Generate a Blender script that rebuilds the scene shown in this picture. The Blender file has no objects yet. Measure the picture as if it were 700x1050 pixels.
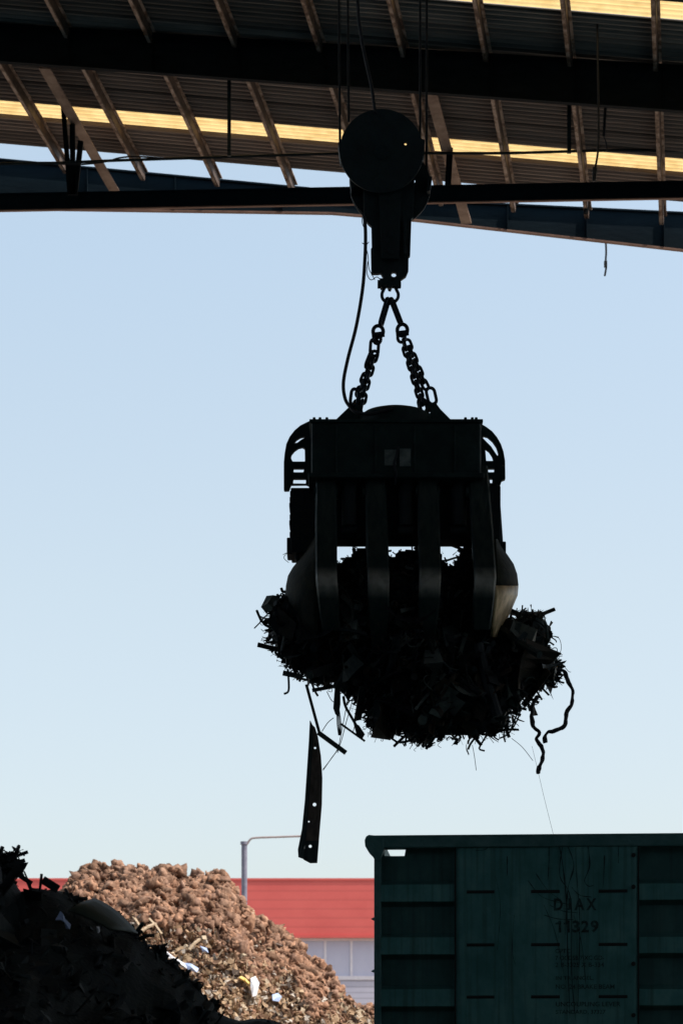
import bpy, math, random
import numpy as np
from mathutils import Vector, Matrix, noise
from mathutils.geometry import tessellate_polygon

random.seed(7)
rng = np.random.default_rng(7)
R = math.radians
sc = bpy.context.scene
COL = sc.collection

# ------------------------------------------------------------------ survey: picture measurements -> metres
F, HX, HY, CZ = 2400.0, 350.0, 1120.0, 0.9
def P(px, py, Y):
    return Vector(((px - HX) * Y / F, Y, CZ + (HY - py) * Y / F))

# ------------------------------------------------------------------ materials
def nt(m):
    m.use_nodes = True
    t = m.node_tree
    return t, t.nodes, t.links
def mat(name, c1, c2=None, rough=0.7, metal=0.0, scale=3.0, stretch=(1, 1, 1), bump=0.0, bscale=None, island=None,
        detail=8.0, lo=0.35, hi=0.65, c3=None, spec=0.5):
    """noise-mottled surface, optionally with a colour per loose piece"""
    m = bpy.data.materials.new(name)
    t, N, L = nt(m)
    b = N['Principled BSDF']
    b.inputs['Roughness'].default_value = rough
    b.inputs['Metallic'].default_value = metal
    b.inputs['Specular IOR Level'].default_value = spec
    tc = N.new('ShaderNodeTexCoord'); mp = N.new('ShaderNodeMapping')
    mp.inputs['Scale'].default_value = stretch
    L.new(tc.outputs['Object'], mp.inputs['Vector'])
    nz = N.new('ShaderNodeTexNoise'); nz.inputs['Scale'].default_value = scale
    nz.inputs['Detail'].default_value = detail; nz.inputs['Roughness'].default_value = 0.65
    L.new(mp.outputs['Vector'], nz.inputs['Vector'])
    rp = N.new('ShaderNodeValToRGB')
    e = rp.color_ramp.elements
    e[0].position = lo; e[1].position = hi
    e[0].color = (*c1, 1); e[1].color = (*(c2 or c1), 1)
    if c3:
        x = e.new((lo + hi) / 2); x.color = (*c3, 1)
    L.new(nz.outputs['Fac'], rp.inputs['Fac'])
    col = rp.outputs['Color']
    if island:
        g = N.new('ShaderNodeNewGeometry'); r2 = N.new('ShaderNodeValToRGB')
        r2.color_ramp.interpolation = 'CONSTANT'
        ee = r2.color_ramp.elements
        n = len(island)
        ee[0].color = (*island[0], 1); ee[0].position = 0
        ee[1].color = (*island[1], 1); ee[1].position = 1 / n
        for i in range(2, n):
            k = ee.new(i / n); k.color = (*island[i], 1)
        L.new(g.outputs['Random Per Island'], r2.inputs['Fac'])
        mx = N.new('ShaderNodeMix'); mx.data_type = 'RGBA'; mx.blend_type = 'MULTIPLY'
        mx.inputs['Factor'].default_value = 1.0
        L.new(r2.outputs['Color'], mx.inputs['A']); L.new(col, mx.inputs['B'])
        col = mx.outputs['Result']
    L.new(col, b.inputs['Base Color'])
    if bump:
        n2 = N.new('ShaderNodeTexNoise'); n2.inputs['Scale'].default_value = bscale or scale * 4
        n2.inputs['Detail'].default_value = 6
        L.new(mp.outputs['Vector'], n2.inputs['Vector'])
        bp = N.new('ShaderNodeBump'); bp.inputs['Strength'].default_value = bump
        bp.inputs['Distance'].default_value = 0.02
        L.new(n2.outputs['Fac'], bp.inputs['Height']); L.new(bp.outputs['Normal'], b.inputs['Normal'])
    return m

M = {}
M['black_steel'] = mat('black_steel', (.001, .010, .015), (.008, .026, .033), .65, .05, 4, bump=.3)
M['beam_steel'] = mat('beam_steel', (.003, .007, .010), (.008, .013, .018), .8, .0, 2.2, (1, 1, 3), bump=.2, spec=.12)
M['far_steel'] = mat('far_steel', (.001, .009, .017), (.003, .014, .023), .75, 0, 1.2, (1, 1, 3), bump=.2, spec=.12)
M['beam_edge'] = mat('beam_edge', (.22, .12, .09), (.34, .2, .15), .7, 0, 3)
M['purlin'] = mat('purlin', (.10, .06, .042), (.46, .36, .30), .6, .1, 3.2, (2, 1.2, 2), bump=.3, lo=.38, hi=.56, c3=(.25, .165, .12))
M['purlin_web_shade'] = mat('purlin_web_shade', (.05, .035, .03), (.16, .11, .085), .7, .1, 3, (2, 1.2, 2), bump=.3)  # darker rust tone that paints shade onto the web
M['brace'] = mat('brace', (.2, .13, .1), (.42, .31, .25), .65, .1, 2.5, bump=.2)
M['wall'] = mat('blocking_wall', (.02, .035, .04), (.035, .05, .055), .8, 0, .4)
M['rope'] = mat('wire_rope', (.01, .012, .014), (.02, .022, .024), .7, .2, 20)
M['rubber'] = mat('cable_rubber', (.008, .01, .016), (.016, .02, .03), .6, 0, 12)
M['chain'] = mat('chain_steel', (.008, .016, .03), (.024, .034, .05), .5, .5, 14)
M['grapple'] = mat('grapple_paint', (.003, .014, .016), (.012, .034, .034), .6, .05, 5, bump=.35, c3=(.006, .022, .023), spec=.3)
M['grapple_dark'] = mat('grapple_recess', (.003, .008, .012), (.008, .018, .022), .8, .0, 6, bump=.3)
M['tine'] = mat('worn_tine_highlit', (.008, .026, .028), (.036, .052, .048), .45, .45, 4, (4, 4, .8), bump=.25)
M['shell'] = mat('worn_shell', (.008, .014, .013), (.028, .03, .02), .8, .0, 3.5, (1, 1, 1.4), bump=.4, spec=.12)
M['lit_edge'] = mat('bounce_lit_steel', (.34, .22, .1), (.9, .66, .38), .5, .15, 7, (1, 1, .6), bump=.2)  # bronze tint paints warm bounced light onto the shell's lower edge
M['plate_tag'] = mat('tag_plate', (.05, .075, .075), (.19, .22, .21), .6, .1, 12)
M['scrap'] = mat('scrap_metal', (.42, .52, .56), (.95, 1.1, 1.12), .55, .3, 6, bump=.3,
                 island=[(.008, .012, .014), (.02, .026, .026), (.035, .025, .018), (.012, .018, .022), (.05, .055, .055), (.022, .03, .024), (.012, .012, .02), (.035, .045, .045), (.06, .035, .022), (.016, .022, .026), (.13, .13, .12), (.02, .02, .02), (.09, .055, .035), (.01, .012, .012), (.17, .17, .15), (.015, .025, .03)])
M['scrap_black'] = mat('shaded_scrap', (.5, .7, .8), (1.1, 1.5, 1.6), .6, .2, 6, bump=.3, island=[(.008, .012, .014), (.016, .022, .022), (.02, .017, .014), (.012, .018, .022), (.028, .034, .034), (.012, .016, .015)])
M['scrap_core'] = mat('scrap_core', (.003, .008, .011), (.012, .022, .022), .8, .2, 9, bump=.6)
M['strip_steel'] = mat('dark_strip', (.02, .034, .038), (.045, .06, .06), .55, .3, 5, (2, 2, .6), bump=.2)
M['rusty'] = mat('rusty_steel', (.07, .055, .045), (.19, .14, .115), .75, .1, 9, (1, 1, .4), bump=.4)
M['sheet_green'] = mat('green_sheet', (.02, .032, .022), (.04, .052, .036), .6, .1, 5, bump=.2)
M['white_plastic'] = mat('white_plastic', (.6, .62, .68), (.85, .86, .9), .5, 0, 8)
M['blue_plastic'] = mat('blue_plastic', (.3, .4, .65), (.45, .55, .8), .5, 0, 8)
M['wood'] = mat('raw_wood', (.33, .24, .15), (.55, .43, .31), .8, 0, 10, (1, 1, 6))
M['yellow_plastic'] = mat('yellow_plastic', (.7, .45, .1), (.8, .55, .2), .6, 0, 8)
M['rail_edge'] = mat('railcar_trim', (.04, .14, .14), (.085, .21, .21), .6, .1, 6, bump=.3)
M['slot'] = mat('slot_shadow', (.006, .012, .012), (.01, .018, .018), .8, 0, 10)
M['letter'] = mat('stencil_paint', (.006, .018, .018), (.03, .14, .135), .8, 0, 24, lo=.4, hi=.8)
M['scratch'] = mat('scrape', (.008, .03, .03), (.016, .06, .058), .9, 0, 20)
M['ground'] = mat('packed_dirt', (.2, .155, .12), (.36, .29, .23), .95, 0, .6, bump=.5, bscale=8)
M['pane'] = mat('window_pane', (.38, .41, .55), (.58, .58, .7), .25, 0, .12, (1, 1, .4))  # pale mottling painted in as reflections on the glass
M['frame'] = mat('window_frame', (.62, .6, .66), (.72, .7, .76), .6, 0, 3)
M['pole'] = mat('galvanised_pole', (.16, .16, .22), (.24, .24, .31), .6, .2, 5)
M['pole_arm'] = mat('pole_arm', (.3, .25, .25), (.4, .34, .34), .6, .1, 5)

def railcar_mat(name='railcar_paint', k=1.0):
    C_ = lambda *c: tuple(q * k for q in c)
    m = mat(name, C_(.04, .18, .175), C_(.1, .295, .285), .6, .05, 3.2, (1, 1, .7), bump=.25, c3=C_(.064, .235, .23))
    t, N, L = nt(m); b = N['Principled BSDF']
    src = b.inputs['Base Color'].links[0].from_socket
    tc = N.new('ShaderNodeTexCoord'); mp = N.new('ShaderNodeMapping'); mp.inputs['Scale'].default_value = (16, 1, .5)
    L.new(tc.outputs['Object'], mp.inputs['Vector'])
    n = N.new('ShaderNodeTexNoise'); n.inputs['Scale'].default_value = 1.5; n.inputs['Detail'].default_value = 5
    L.new(mp.outputs['Vector'], n.inputs['Vector'])
    r = N.new('ShaderNodeMapRange'); r.inputs['From Min'].default_value = .5; r.inputs['From Max'].default_value = .72
    r.inputs['To Min'].default_value = 0; r.inputs['To Max'].default_value = .65
    L.new(n.outputs['Fac'], r.inputs['Value'])
    x = N.new('ShaderNodeMix'); x.data_type = 'RGBA'
    L.new(r.outputs['Result'], x.inputs['Factor']); L.new(src, x.inputs['A']); x.inputs['B'].default_value = (.02, .06, .055, 1)
    L.new(x.outputs['Result'], b.inputs['Base Color'])
    return m
def tine_highlight():  # lighter band painted across the tine bellies as a highlight
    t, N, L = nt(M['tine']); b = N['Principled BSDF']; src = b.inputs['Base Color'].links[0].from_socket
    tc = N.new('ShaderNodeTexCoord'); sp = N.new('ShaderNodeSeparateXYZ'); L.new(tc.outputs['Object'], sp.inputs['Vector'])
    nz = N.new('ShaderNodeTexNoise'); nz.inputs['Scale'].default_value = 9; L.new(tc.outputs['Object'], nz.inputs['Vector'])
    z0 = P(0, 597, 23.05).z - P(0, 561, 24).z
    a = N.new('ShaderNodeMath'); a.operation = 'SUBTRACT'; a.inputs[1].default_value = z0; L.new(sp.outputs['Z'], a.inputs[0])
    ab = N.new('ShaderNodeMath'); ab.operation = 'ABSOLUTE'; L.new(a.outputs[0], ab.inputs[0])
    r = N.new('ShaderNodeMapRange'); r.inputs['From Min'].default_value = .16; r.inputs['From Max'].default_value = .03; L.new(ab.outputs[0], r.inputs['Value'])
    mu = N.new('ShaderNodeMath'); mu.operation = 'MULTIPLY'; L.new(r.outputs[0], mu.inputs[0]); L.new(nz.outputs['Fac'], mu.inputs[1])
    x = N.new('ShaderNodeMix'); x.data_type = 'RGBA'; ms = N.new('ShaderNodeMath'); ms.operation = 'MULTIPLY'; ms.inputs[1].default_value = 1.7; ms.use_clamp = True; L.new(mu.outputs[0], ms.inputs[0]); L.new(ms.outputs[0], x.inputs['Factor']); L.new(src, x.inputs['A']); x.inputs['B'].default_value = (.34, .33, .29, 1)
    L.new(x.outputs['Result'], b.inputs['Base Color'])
tine_highlight()
M['railcar'] = railcar_mat(); M['railcar_shaded'] = railcar_mat('railcar_paint_shaded', .5)  # second copy is the same paint darkened as shade between the ribs

def roof_mat(name='corrugated_sheet', a_=(.27, .21, .185), b_=(.58, .45, .39)):
    m = mat(name, a_, b_, .6, .1, 1.6, (.25, 6, 1), lo=.3, hi=.7)
    t, N, L = nt(m); b = N['Principled BSDF']
    src = b.inputs['Base Color'].links[0].from_socket
    tc = N.new('ShaderNodeTexCoord'); sp = N.new('ShaderNodeSeparateXYZ')
    L.new(tc.outputs['Object'], sp.inputs['Vector'])
    d = N.new('ShaderNodeMath'); d.operation = 'DIVIDE'; d.inputs[1].default_value = .68
    L.new(sp.outputs['Y'], d.inputs[0])
    f = N.new('ShaderNodeMath'); f.operation = 'FLOOR'; L.new(d.outputs[0], f.inputs[0])
    dx = N.new('ShaderNodeMath'); dx.operation = 'DIVIDE'; dx.inputs[1].default_value = 7.3
    L.new(sp.outputs['X'], dx.inputs[0])
    fx = N.new('ShaderNodeMath'); fx.operation = 'FLOOR'; L.new(dx.outputs[0], fx.inputs[0])
    cb = N.new('ShaderNodeCombineXYZ'); L.new(f.outputs[0], cb.inputs[0]); L.new(fx.outputs[0], cb.inputs[1])
    w = N.new('ShaderNodeTexWhiteNoise'); w.noise_dimensions = '3D'; L.new(cb.outputs[0], w.inputs['Vector'])
    r = N.new('ShaderNodeMapRange'); r.inputs['To Min'].default_value = .45; r.inputs['To Max'].default_value = 1.1
    L.new(w.outputs['Value'], r.inputs['Value'])
    fr = N.new('ShaderNodeMath'); fr.operation = 'FRACT'; L.new(d.outputs[0], fr.inputs[0])
    gt = N.new('ShaderNodeMath'); gt.operation = 'GREATER_THAN'; gt.inputs[1].default_value = .09
    L.new(fr.outputs[0], gt.inputs[0])
    mr = N.new('ShaderNodeMapRange'); mr.inputs['To Min'].default_value = .35; L.new(gt.outputs[0], mr.inputs['Value'])
    mu = N.new('ShaderNodeMath'); mu.operation = 'MULTIPLY'
    L.new(r.outputs[0], mu.inputs[0]); L.new(mr.outputs[0], mu.inputs[1])
    x = N.new('ShaderNodeMix'); x.data_type = 'RGBA'; x.blend_type = 'MULTIPLY'; x.inputs['Factor'].default_value = 1
    L.new(src, x.inputs['A']); L.new(mu.outputs[0], x.inputs['B'])
    L.new(x.outputs['Result'], b.inputs['Base Color'])
    return m
M['roof'] = roof_mat(); M['roof_shaded'] = roof_mat('shaded_corrugated_sheet', (.07, .085, .09), (.3, .27, .245))  # second copy darkened to paint in shade further from the opening

def skylight_mat():
    m = bpy.data.materials.new('yellowed_fibreglass')
    t, N, L = nt(m)
    N.remove(N['Principled BSDF']); out = N['Material Output']
    tc = N.new('ShaderNodeTexCoord'); mp = N.new('ShaderNodeMapping'); mp.inputs['Scale'].default_value = (2, 2, 1)
    L.new(tc.outputs['Object'], mp.inputs['Vector'])
    n = N.new('ShaderNodeTexNoise'); n.inputs['Scale'].default_value = 1.6; n.inputs['Detail'].default_value = 7
    L.new(mp.outputs['Vector'], n.inputs['Vector'])
    r = N.new('ShaderNodeValToRGB'); e = r.color_ramp.elements
    e[0].position = .3; e[0].color = (.62, .42, .17, 1); e[1].position = .6; e[1].color = (.75, .56, .26, 1)
    L.new(n.outputs['Fac'], r.inputs['Fac'])
    a = N.new('ShaderNodeBsdfTranslucent'); d = N.new('ShaderNodeBsdfDiffuse'); x = N.new('ShaderNodeMixShader')
    x.inputs[0].default_value = .12
    L.new(r.outputs['Color'], a.inputs['Color']); L.new(r.outputs['Color'], d.inputs['Color'])
    L.new(a.outputs[0], x.inputs[1]); L.new(d.outputs[0], x.inputs[2]); L.new(x.outputs[0], out.inputs['Surface'])
    return m
M['skylight'] = skylight_mat()

def cladding(name, c1, c2, pitch, dark=.82, z0=0):
    """profiled metal cladding: horizontal ribs"""
    m = mat(name, c1, c2, .5, 0, .25, (1, 1, 2))
    t, N, L = nt(m); b = N['Principled BSDF']
    src = b.inputs['Base Color'].links[0].from_socket
    tc = N.new('ShaderNodeTexCoord'); sp = N.new('ShaderNodeSeparateXYZ'); L.new(tc.outputs['Object'], sp.inputs['Vector'])
    d = N.new('ShaderNodeMath'); d.operation = 'DIVIDE'; d.inputs[1].default_value = pitch; L.new(sp.outputs['Z'], d.inputs[0])
    f = N.new('ShaderNodeMath'); f.operation = 'FRACT'; L.new(d.outputs[0], f.inputs[0])
    g = N.new('ShaderNodeMapRange'); g.inputs['From Min'].default_value = .1; g.inputs['From Max'].default_value = .3
    g.inputs['To Min'].default_value = dark; L.new(f.outputs[0], g.inputs['Value'])
    x = N.new('ShaderNodeMix'); x.data_type = 'RGBA'; x.blend_type = 'MULTIPLY'; x.inputs['Factor'].default_value = 1
    L.new(src, x.inputs['A']); L.new(g.outputs[0], x.inputs['B']); L.new(x.outputs['Result'], b.inputs['Base Color'])
    return m
M['red'] = cladding('red_cladding', (.58, .095, .085), (.66, .125, .11), .5, .88)
M['grey_clad'] = cladding('grey_cladding', (.4, .4, .5), (.5, .49, .58), .32, .72)

M['pile'] = mat('shredded_rust', (.135, .075, .051), (.44, .275, .195), .95, 0, 5, bump=.8, bscale=14, spec=.1,
                island=[(.75, .75, .75), (1, 1, 1), (.6, .58, .56), (1.15, 1.08, 1.02), (.85, .85, .88), (1.0, .93, .88)])
M['pile_crevice_shade'] = mat('shredded_rust_shade', (.02, .012, .010), (.065, .038, .028), .95, 0, 3, bump=.6, spec=.1)  # dark tone painted as shade in the gaps between lumps
M['chips'] = mat('mixed_chips', (.7, .7, .7), (1.1, 1.1, 1.1), .8, 0, 6, spec=.2,
                 island=[(.36, .25, .16), (.44, .32, .21), (.26, .16, .1), (.17, .1, .065), (.46, .37, .27), (.33, .21, .13), (.5, .45, .4), (.08, .06, .05), (.4, .27, .17), (.3, .18, .12)])

# ------------------------------------------------------------------ mesh builder
class MB:
    def __init__(s): s.v = []; s.f = []
    def add(s, vs, fs):
        o = len(s.v); s.v += [tuple(p) for p in vs]; s.f += [tuple(i + o for i in q) for q in fs]
    def box(s, c, size, rot=None):
        c = Vector(c); hx, hy, hz = [k / 2 for k in size]
        vs = [Vector((x, y, z)) for x in (-hx, hx) for y in (-hy, hy) for z in (-hz, hz)]
        if rot is not None: vs = [rot @ p for p in vs]
        s.add([c + p for p in vs], [(0, 1, 3, 2), (4, 6, 7, 5), (0, 4, 5, 1), (2, 3, 7, 6), (0, 2, 6, 4), (1, 5, 7, 3)])
    def bar(s, a, b, w, h, up=(0, 0, 1)):
        """rectangular bar from a to b, w across, h along up"""
        a = Vector(a); b = Vector(b); d = (b - a).normalized(); u = Vector(up)
        x = d.cross(u).normalized(); u = x.cross(d).normalized()
        vs = [p + x * sx * w / 2 + u * sz * h / 2 for p in (a, b) for sx, sz in ((-1, -1), (1, -1), (1, 1), (-1, 1))]
        s.add(vs, [(3, 2, 1, 0), (4, 5, 6, 7), (0, 1, 5, 4), (1, 2, 6, 5), (2, 3, 7, 6), (3, 0, 4, 7)])
    def tube(s, pts, r, n=8, closed=False, r2=None):
        pts = [Vector(p) for p in pts]; k = len(pts); vs = []; fs = []
        prev = None
        for i, p in enumerate(pts):
            if closed: t = pts[(i + 1) % k] - pts[i - 1]
            else: t = pts[min(i + 1, k - 1)] - pts[max(i - 1, 0)]
            t.normalize()
            if prev is None:
                a = Vector((0, 1, 0)) if abs(t.y) < .9 else Vector((1, 0, 0))
                x = t.cross(a).normalized()
            else:
                x = (prev - t * prev.dot(t)).normalized()
            prev = x; y = t.cross(x)
            rr = r if r2 is None else r + (r2 - r) * i / (k - 1)
            for j in range(n):
                q = 2 * math.pi * j / n
                vs.append(p + (x * math.cos(q) + y * math.sin(q)) * rr)
        for i in range(k if closed else k - 1):
            i2 = (i + 1) % k
            for j in range(n):
                j2 = (j + 1) % n
                fs.append((i * n + j, i * n + j2, i2 * n + j2, i2 * n + j))
        if not closed:
            fs.append(tuple(range(n - 1, -1, -1))); fs.append(tuple((k - 1) * n + j for j in range(n)))
        s.add(vs, fs)
    def cyl(s, a, b, r, n=24): s.tube([a, b], r, n)
    def plate(s, loops, Y, half):
        """flat plate with holes given by outlines in picture measure at distance Y"""
        L3 = [[P(x, y, Y) for x, y in lp] for lp in loops]
        s.plate3(L3, Vector((0, half, 0)))
    def plate3(s, L3, off):
        flat = [p for lp in L3 for p in lp]; n = len(flat)
        tr = tessellate_polygon([[Vector((p.x, p.z, 0)) for p in lp] for lp in L3])
        vs = [p - off for p in flat] + [p + off for p in flat]
        fs = [tuple(t) for t in tr] + [tuple(i + n for i in reversed(t)) for t in tr]
        o = 0
        for lp in L3:
            k = len(lp)
            for i in range(k):
                fs.append((o + i, o + (i + 1) % k, n + o + (i + 1) % k, n + o + i))
            o += k
        s.add(vs, fs)
    def loft(s, rows, thick=None):
        n = len(rows[0]); vs = [p for r in rows for p in r]
        fs = [(i * n + j, i * n + j + 1, (i + 1) * n + j + 1, (i + 1) * n + j) for i in range(len(rows) - 1) for j in range(n - 1)]
        s.add(vs, fs)
    def build(s, name, m, parent=None, smooth=False, world=True, bevel=0, angle=35):
        me = bpy.data.meshes.new(name)
        off = Vector((0, 0, 0))
        if world and parent is not None:
            q = parent
            while q is not None: off = off + q.location; q = q.parent
        me.from_pydata([(x - off.x, y - off.y, z - off.z) for x, y, z in s.v], [], s.f)
        me.validate(); me.update()
        import bmesh
        bm = bmesh.new(); bm.from_mesh(me); bmesh.ops.recalc_face_normals(bm, faces=bm.faces)
        bm.to_mesh(me); bm.free()
        me.materials.append(M[m] if isinstance(m, str) else m)
        o = bpy.data.objects.new(name, me); COL.objects.link(o)
        o.parent = parent
        if bevel:
            b = o.modifiers.new('bevel', 'BEVEL'); b.width = bevel; b.segments = 2; b.limit_method = 'ANGLE'; b.angle_limit = R(40)
        if smooth:
            me.shade_smooth()
            if angle: 
                me.set_sharp_from_angle(angle=R(angle))
        return o

def tag(o, label=None, cat=None, group=None, kind=None):
    if label: o['label'] = label
    if cat: o['category'] = cat
    if group: o['group'] = group
    if kind: o['kind'] = kind
    return o
def thing(name, label, cat, loc, group=None, rz=0):
    o = bpy.data.objects.new(name, None); COL.objects.link(o)
    o.location = loc; o.rotation_euler.z = rz
    return tag(o, label, cat, group)
def smooth_path(pts, n=6):
    pts = [Vector(p) for p in pts]; out = []
    for i in range(len(pts) - 1):
        p0 = pts[max(i - 1, 0)]; p1 = pts[i]; p2 = pts[i + 1]; p3 = pts[min(i + 2, len(pts) - 1)]
        for k in range(n):
            t = k / n
            out.append(.5 * (2 * p1 + (p2 - p0) * t + (2 * p0 - 5 * p1 + 4 * p2 - p3) * t * t + (3 * p1 - p0 - 3 * p2 + p3) * t ** 3))
    out.append(pts[-1]); return out
def single(mb, name, m, label, cat, base=None, group=None, smooth=True):
    """a thing that is one mesh, with its origin at one of its own points"""
    p = Vector(base if base is not None else mb.v[0])
    mb.v = [(x - p.x, y - p.y, z - p.z) for x, y, z in mb.v]
    o = mb.build(name, m, None, smooth, world=False); o.location = p
    return tag(o, label, cat, group)
def fbm(p, o=4):
    return noise.fractal(Vector(p), 1.0, 2.0, o)

# ------------------------------------------------------------------ sun, sky, camera
SUN = Vector((.56, -.14, .80)).normalized()
el = math.asin(SUN.z); az = math.atan2(SUN.x, SUN.y)
w = bpy.data.worlds.new('World'); sc.world = w; w.use_nodes = True
N = w.node_tree.nodes; L = w.node_tree.links
sky = N.new('ShaderNodeTexSky'); sky.sky_type = 'NISHITA'; sky.sun_disc = False
sky.sun_elevation = el; sky.sun_rotation = az
sky.air_density = .7; sky.dust_density = 2.6; sky.ozone_density = 1.6
bg = N['Background']; bg.inputs['Strength'].default_value = .15
mul = N.new('ShaderNodeMix'); mul.data_type = 'RGBA'; mul.blend_type = 'MULTIPLY'; mul.inputs['Factor'].default_value = 1
mul.inputs['B'].default_value = (1.2, 1.15, 1.08, 1); mul.clamp_result = False
haze = N.new('ShaderNodeMix'); haze.data_type = 'RGBA'; haze.blend_type = 'ADD'; haze.inputs['Factor'].default_value = 1
haze.inputs['B'].default_value = (1.95, 2.05, 1.6, 1); haze.clamp_result = False
tcw = N.new('ShaderNodeTexCoord'); spw = N.new('ShaderNodeSeparateXYZ'); L.new(tcw.outputs['Generated'], spw.inputs['Vector'])
hr = N.new('ShaderNodeValToRGB'); he = hr.color_ramp.elements      # haze thins and turns bluer with height
he[0].position = .08; he[0].color = (.55, .525, .375, 1); he[1].position = .34; he[1].color = (.53, .63, .61, 1)
hm = he.new(.21); hm.color = (.57, .60, .465, 1)
L.new(spw.outputs['Z'], hr.inputs['Fac'])
h4 = N.new('ShaderNodeMix'); h4.data_type = 'RGBA'; h4.blend_type = 'MULTIPLY'; h4.inputs['Factor'].default_value = 1; h4.inputs['B'].default_value = (4, 4, 4, 1)
L.new(hr.outputs['Color'], h4.inputs['A']); L.new(h4.outputs['Result'], haze.inputs['B'])
L.new(sky.outputs[0], mul.inputs['A']); L.new(mul.outputs['Result'], haze.inputs['A']); L.new(haze.outputs['Result'], bg.inputs['Color'])
ld = bpy.data.lights.new('sun', 'SUN'); ld.energy = 5.0; ld.angle = R(.53); ld.color = (1, .93, .83)
lo = bpy.data.objects.new('sun', ld); COL.objects.link(lo)
lo.rotation_euler = SUN.to_track_quat('Z', 'Y').to_euler(); lo.location = (20, -20, 60)
cd = bpy.data.cameras.new('camera'); cam = bpy.data.objects.new('camera', cd); COL.objects.link(cam)
cam.location = (0, 0, CZ); cam.rotation_euler = (R(90), 0, 0)
cd.sensor_fit = 'VERTICAL'; cd.sensor_height = 36; cd.lens = 36 * F / 1050
cd.shift_y = (HY - 525) / 1050; cd.clip_start = .1; cd.clip_end = 6000
cd.dof.use_dof = True; cd.dof.focus_distance = 23.5; cd.dof.aperture_fstop = 4.5
sc.camera = cam
sc.view_settings.view_transform = 'Standard'; sc.view_settings.look = 'None'
sc.view_settings.exposure = 0; sc.view_settings.gamma = 1
sc.cycles.use_denoising = True
sc.cycles.max_bounces = 8; sc.cycles.diffuse_bounces = 5

# ------------------------------------------------------------------ ground
mb = MB(); S = 3000
mb.add([(-S, -S, 0), (S, -S, 0), (S, S, 0), (-S, S, 0)], [(0, 1, 2, 3)])
tag(mb.build('ground', 'ground'), kind='structure')

M['fill_floor'] = mat('cool_fill_floor', (.05, .095, .11), (.12, .19, .21), .8, 0, .5, bump=.3, bscale=6)  # unseen floor, added to bounce cool fill light inside the shed
mb = MB(); mb.add([(-43.8, -24.8, .004), (41.8, -24.8, .004), (41.8, 45.5, .004), (-43.8, 45.5, .004)], [(0, 1, 2, 3)])
tag(mb.build('fill_slab', 'fill_floor'), kind='structure')
# ------------------------------------------------------------------ shed roof
shed = thing('scrap_shed', 'open steel shed with brown corrugated roof over the hanging grapple', 'shed', (0, 45, 0))
E0 = P(0, 147, 45); E1 = P(700, 207, 45)
ED = (E1 - E0); ED = ED / ED.x                    # per metre of x, down the slope
DD = Vector(((715 - HX) / F, 1, (HY - 1250) / F))  # along the purlins
def roofpt(u, Y, drop=0):
    """u: x position at the eave, Y: distance"""
    p = E0 + ED * (u - E0.x) + DD * (Y - 45)
    return Vector((p.x, p.y, p.z - drop))
def roof_hit(px, py):
    """where a sight line meets the roof -> (u, Y)"""
    n = ED.cross(DD); o = Vector((0, 0, CZ)); d = P(px, py, 1) - o
    t = (E0 - o).dot(n) / d.dot(n); q = o + d * t
    return q.x - DD.x * (q.y - 45), q.y
U0, U1 = -34, 34
def corrugated(ya, yb, drop, amp=.042, pitch=.15, u0=U0, u1=U1):
    m = MB(); n = max(2, int((yb - ya) / (pitch / 6)))
    rows = []
    for i in range(n + 1):
        Y = ya + (yb - ya) * i / n
        dz = amp * math.sin(2 * math.pi * Y / pitch)
        rows.append([roofpt(u, Y, drop + dz) for u in (u0, -8, 0, 8, u1)])
    m.loft(rows); return m
def flat(ya, yb, drop=0):
    m = MB(); m.loft([[roofpt(U0, Y, drop), roofpt(U1, Y, drop)] for Y in (ya, yb)]); return m
flat(-26, 33).build('roof_sheet', 'roof', shed)  # out of view, carried overhead to block sun and sky
corrugated(33, 37.55, 0).build('roof_sheet', 'roof_shaded', shed, True, angle=0)
corrugated(38.12, 40.35, 0).build('roof_sheet', 'roof_shaded', shed, True, angle=0)
corrugated(40.35, 43.18, 0).build('roof_sheet', 'roof', shed, True, angle=0)
corrugated(43.74, 45, 0).build('roof_sheet', 'roof', shed, True, angle=0)
corrugated(37.51, 38.16, -.03).build('skylight', 'skylight', shed, True, angle=0)
corrugated(43.14, 43.78, -.03).build('skylight', 'skylight', shed, True, angle=0)

PUR = [-202, -116, -30, 57, 142, 229, 317, 404, 491, 580, 672, 762]
for i, px in enumerate(PUR):
    u, _ = roof_hit(px, 0)
    m = MB(); ya, yb = 34, 45.62
    h = .19; t = .018
    # Z section: web, bottom flange with lip, top flange
    a, b = roofpt(u, ya, .03 + h / 2), roofpt(u, yb, .03 + h / 2)
    up = ED.cross(DD).normalized(); up = up if up.z > 0 else -up
    m.bar(a, b, t, h, up)
    side = ED.normalized()
    m.bar(a - up * (h / 2 - t / 2) - side * .034, b - up * (h / 2 - t / 2) - side * .034, .05, t, up)
    m.bar(a + up * (h / 2 - t / 2) + side * .034, b + up * (h / 2 - t / 2) + side * .034, .05, t, up)
    m.bar(a - up * (h / 2 - .035) - side * .066, b - up * (h / 2 - .035) - side * .066, .014, .06, up)
    pu = m.build('purlin', 'purlin', shed); pu.data.materials.append(M['purlin_web_shade'])
    for pf in pu.data.polygons[:6]: pf.material_index = 1

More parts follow.
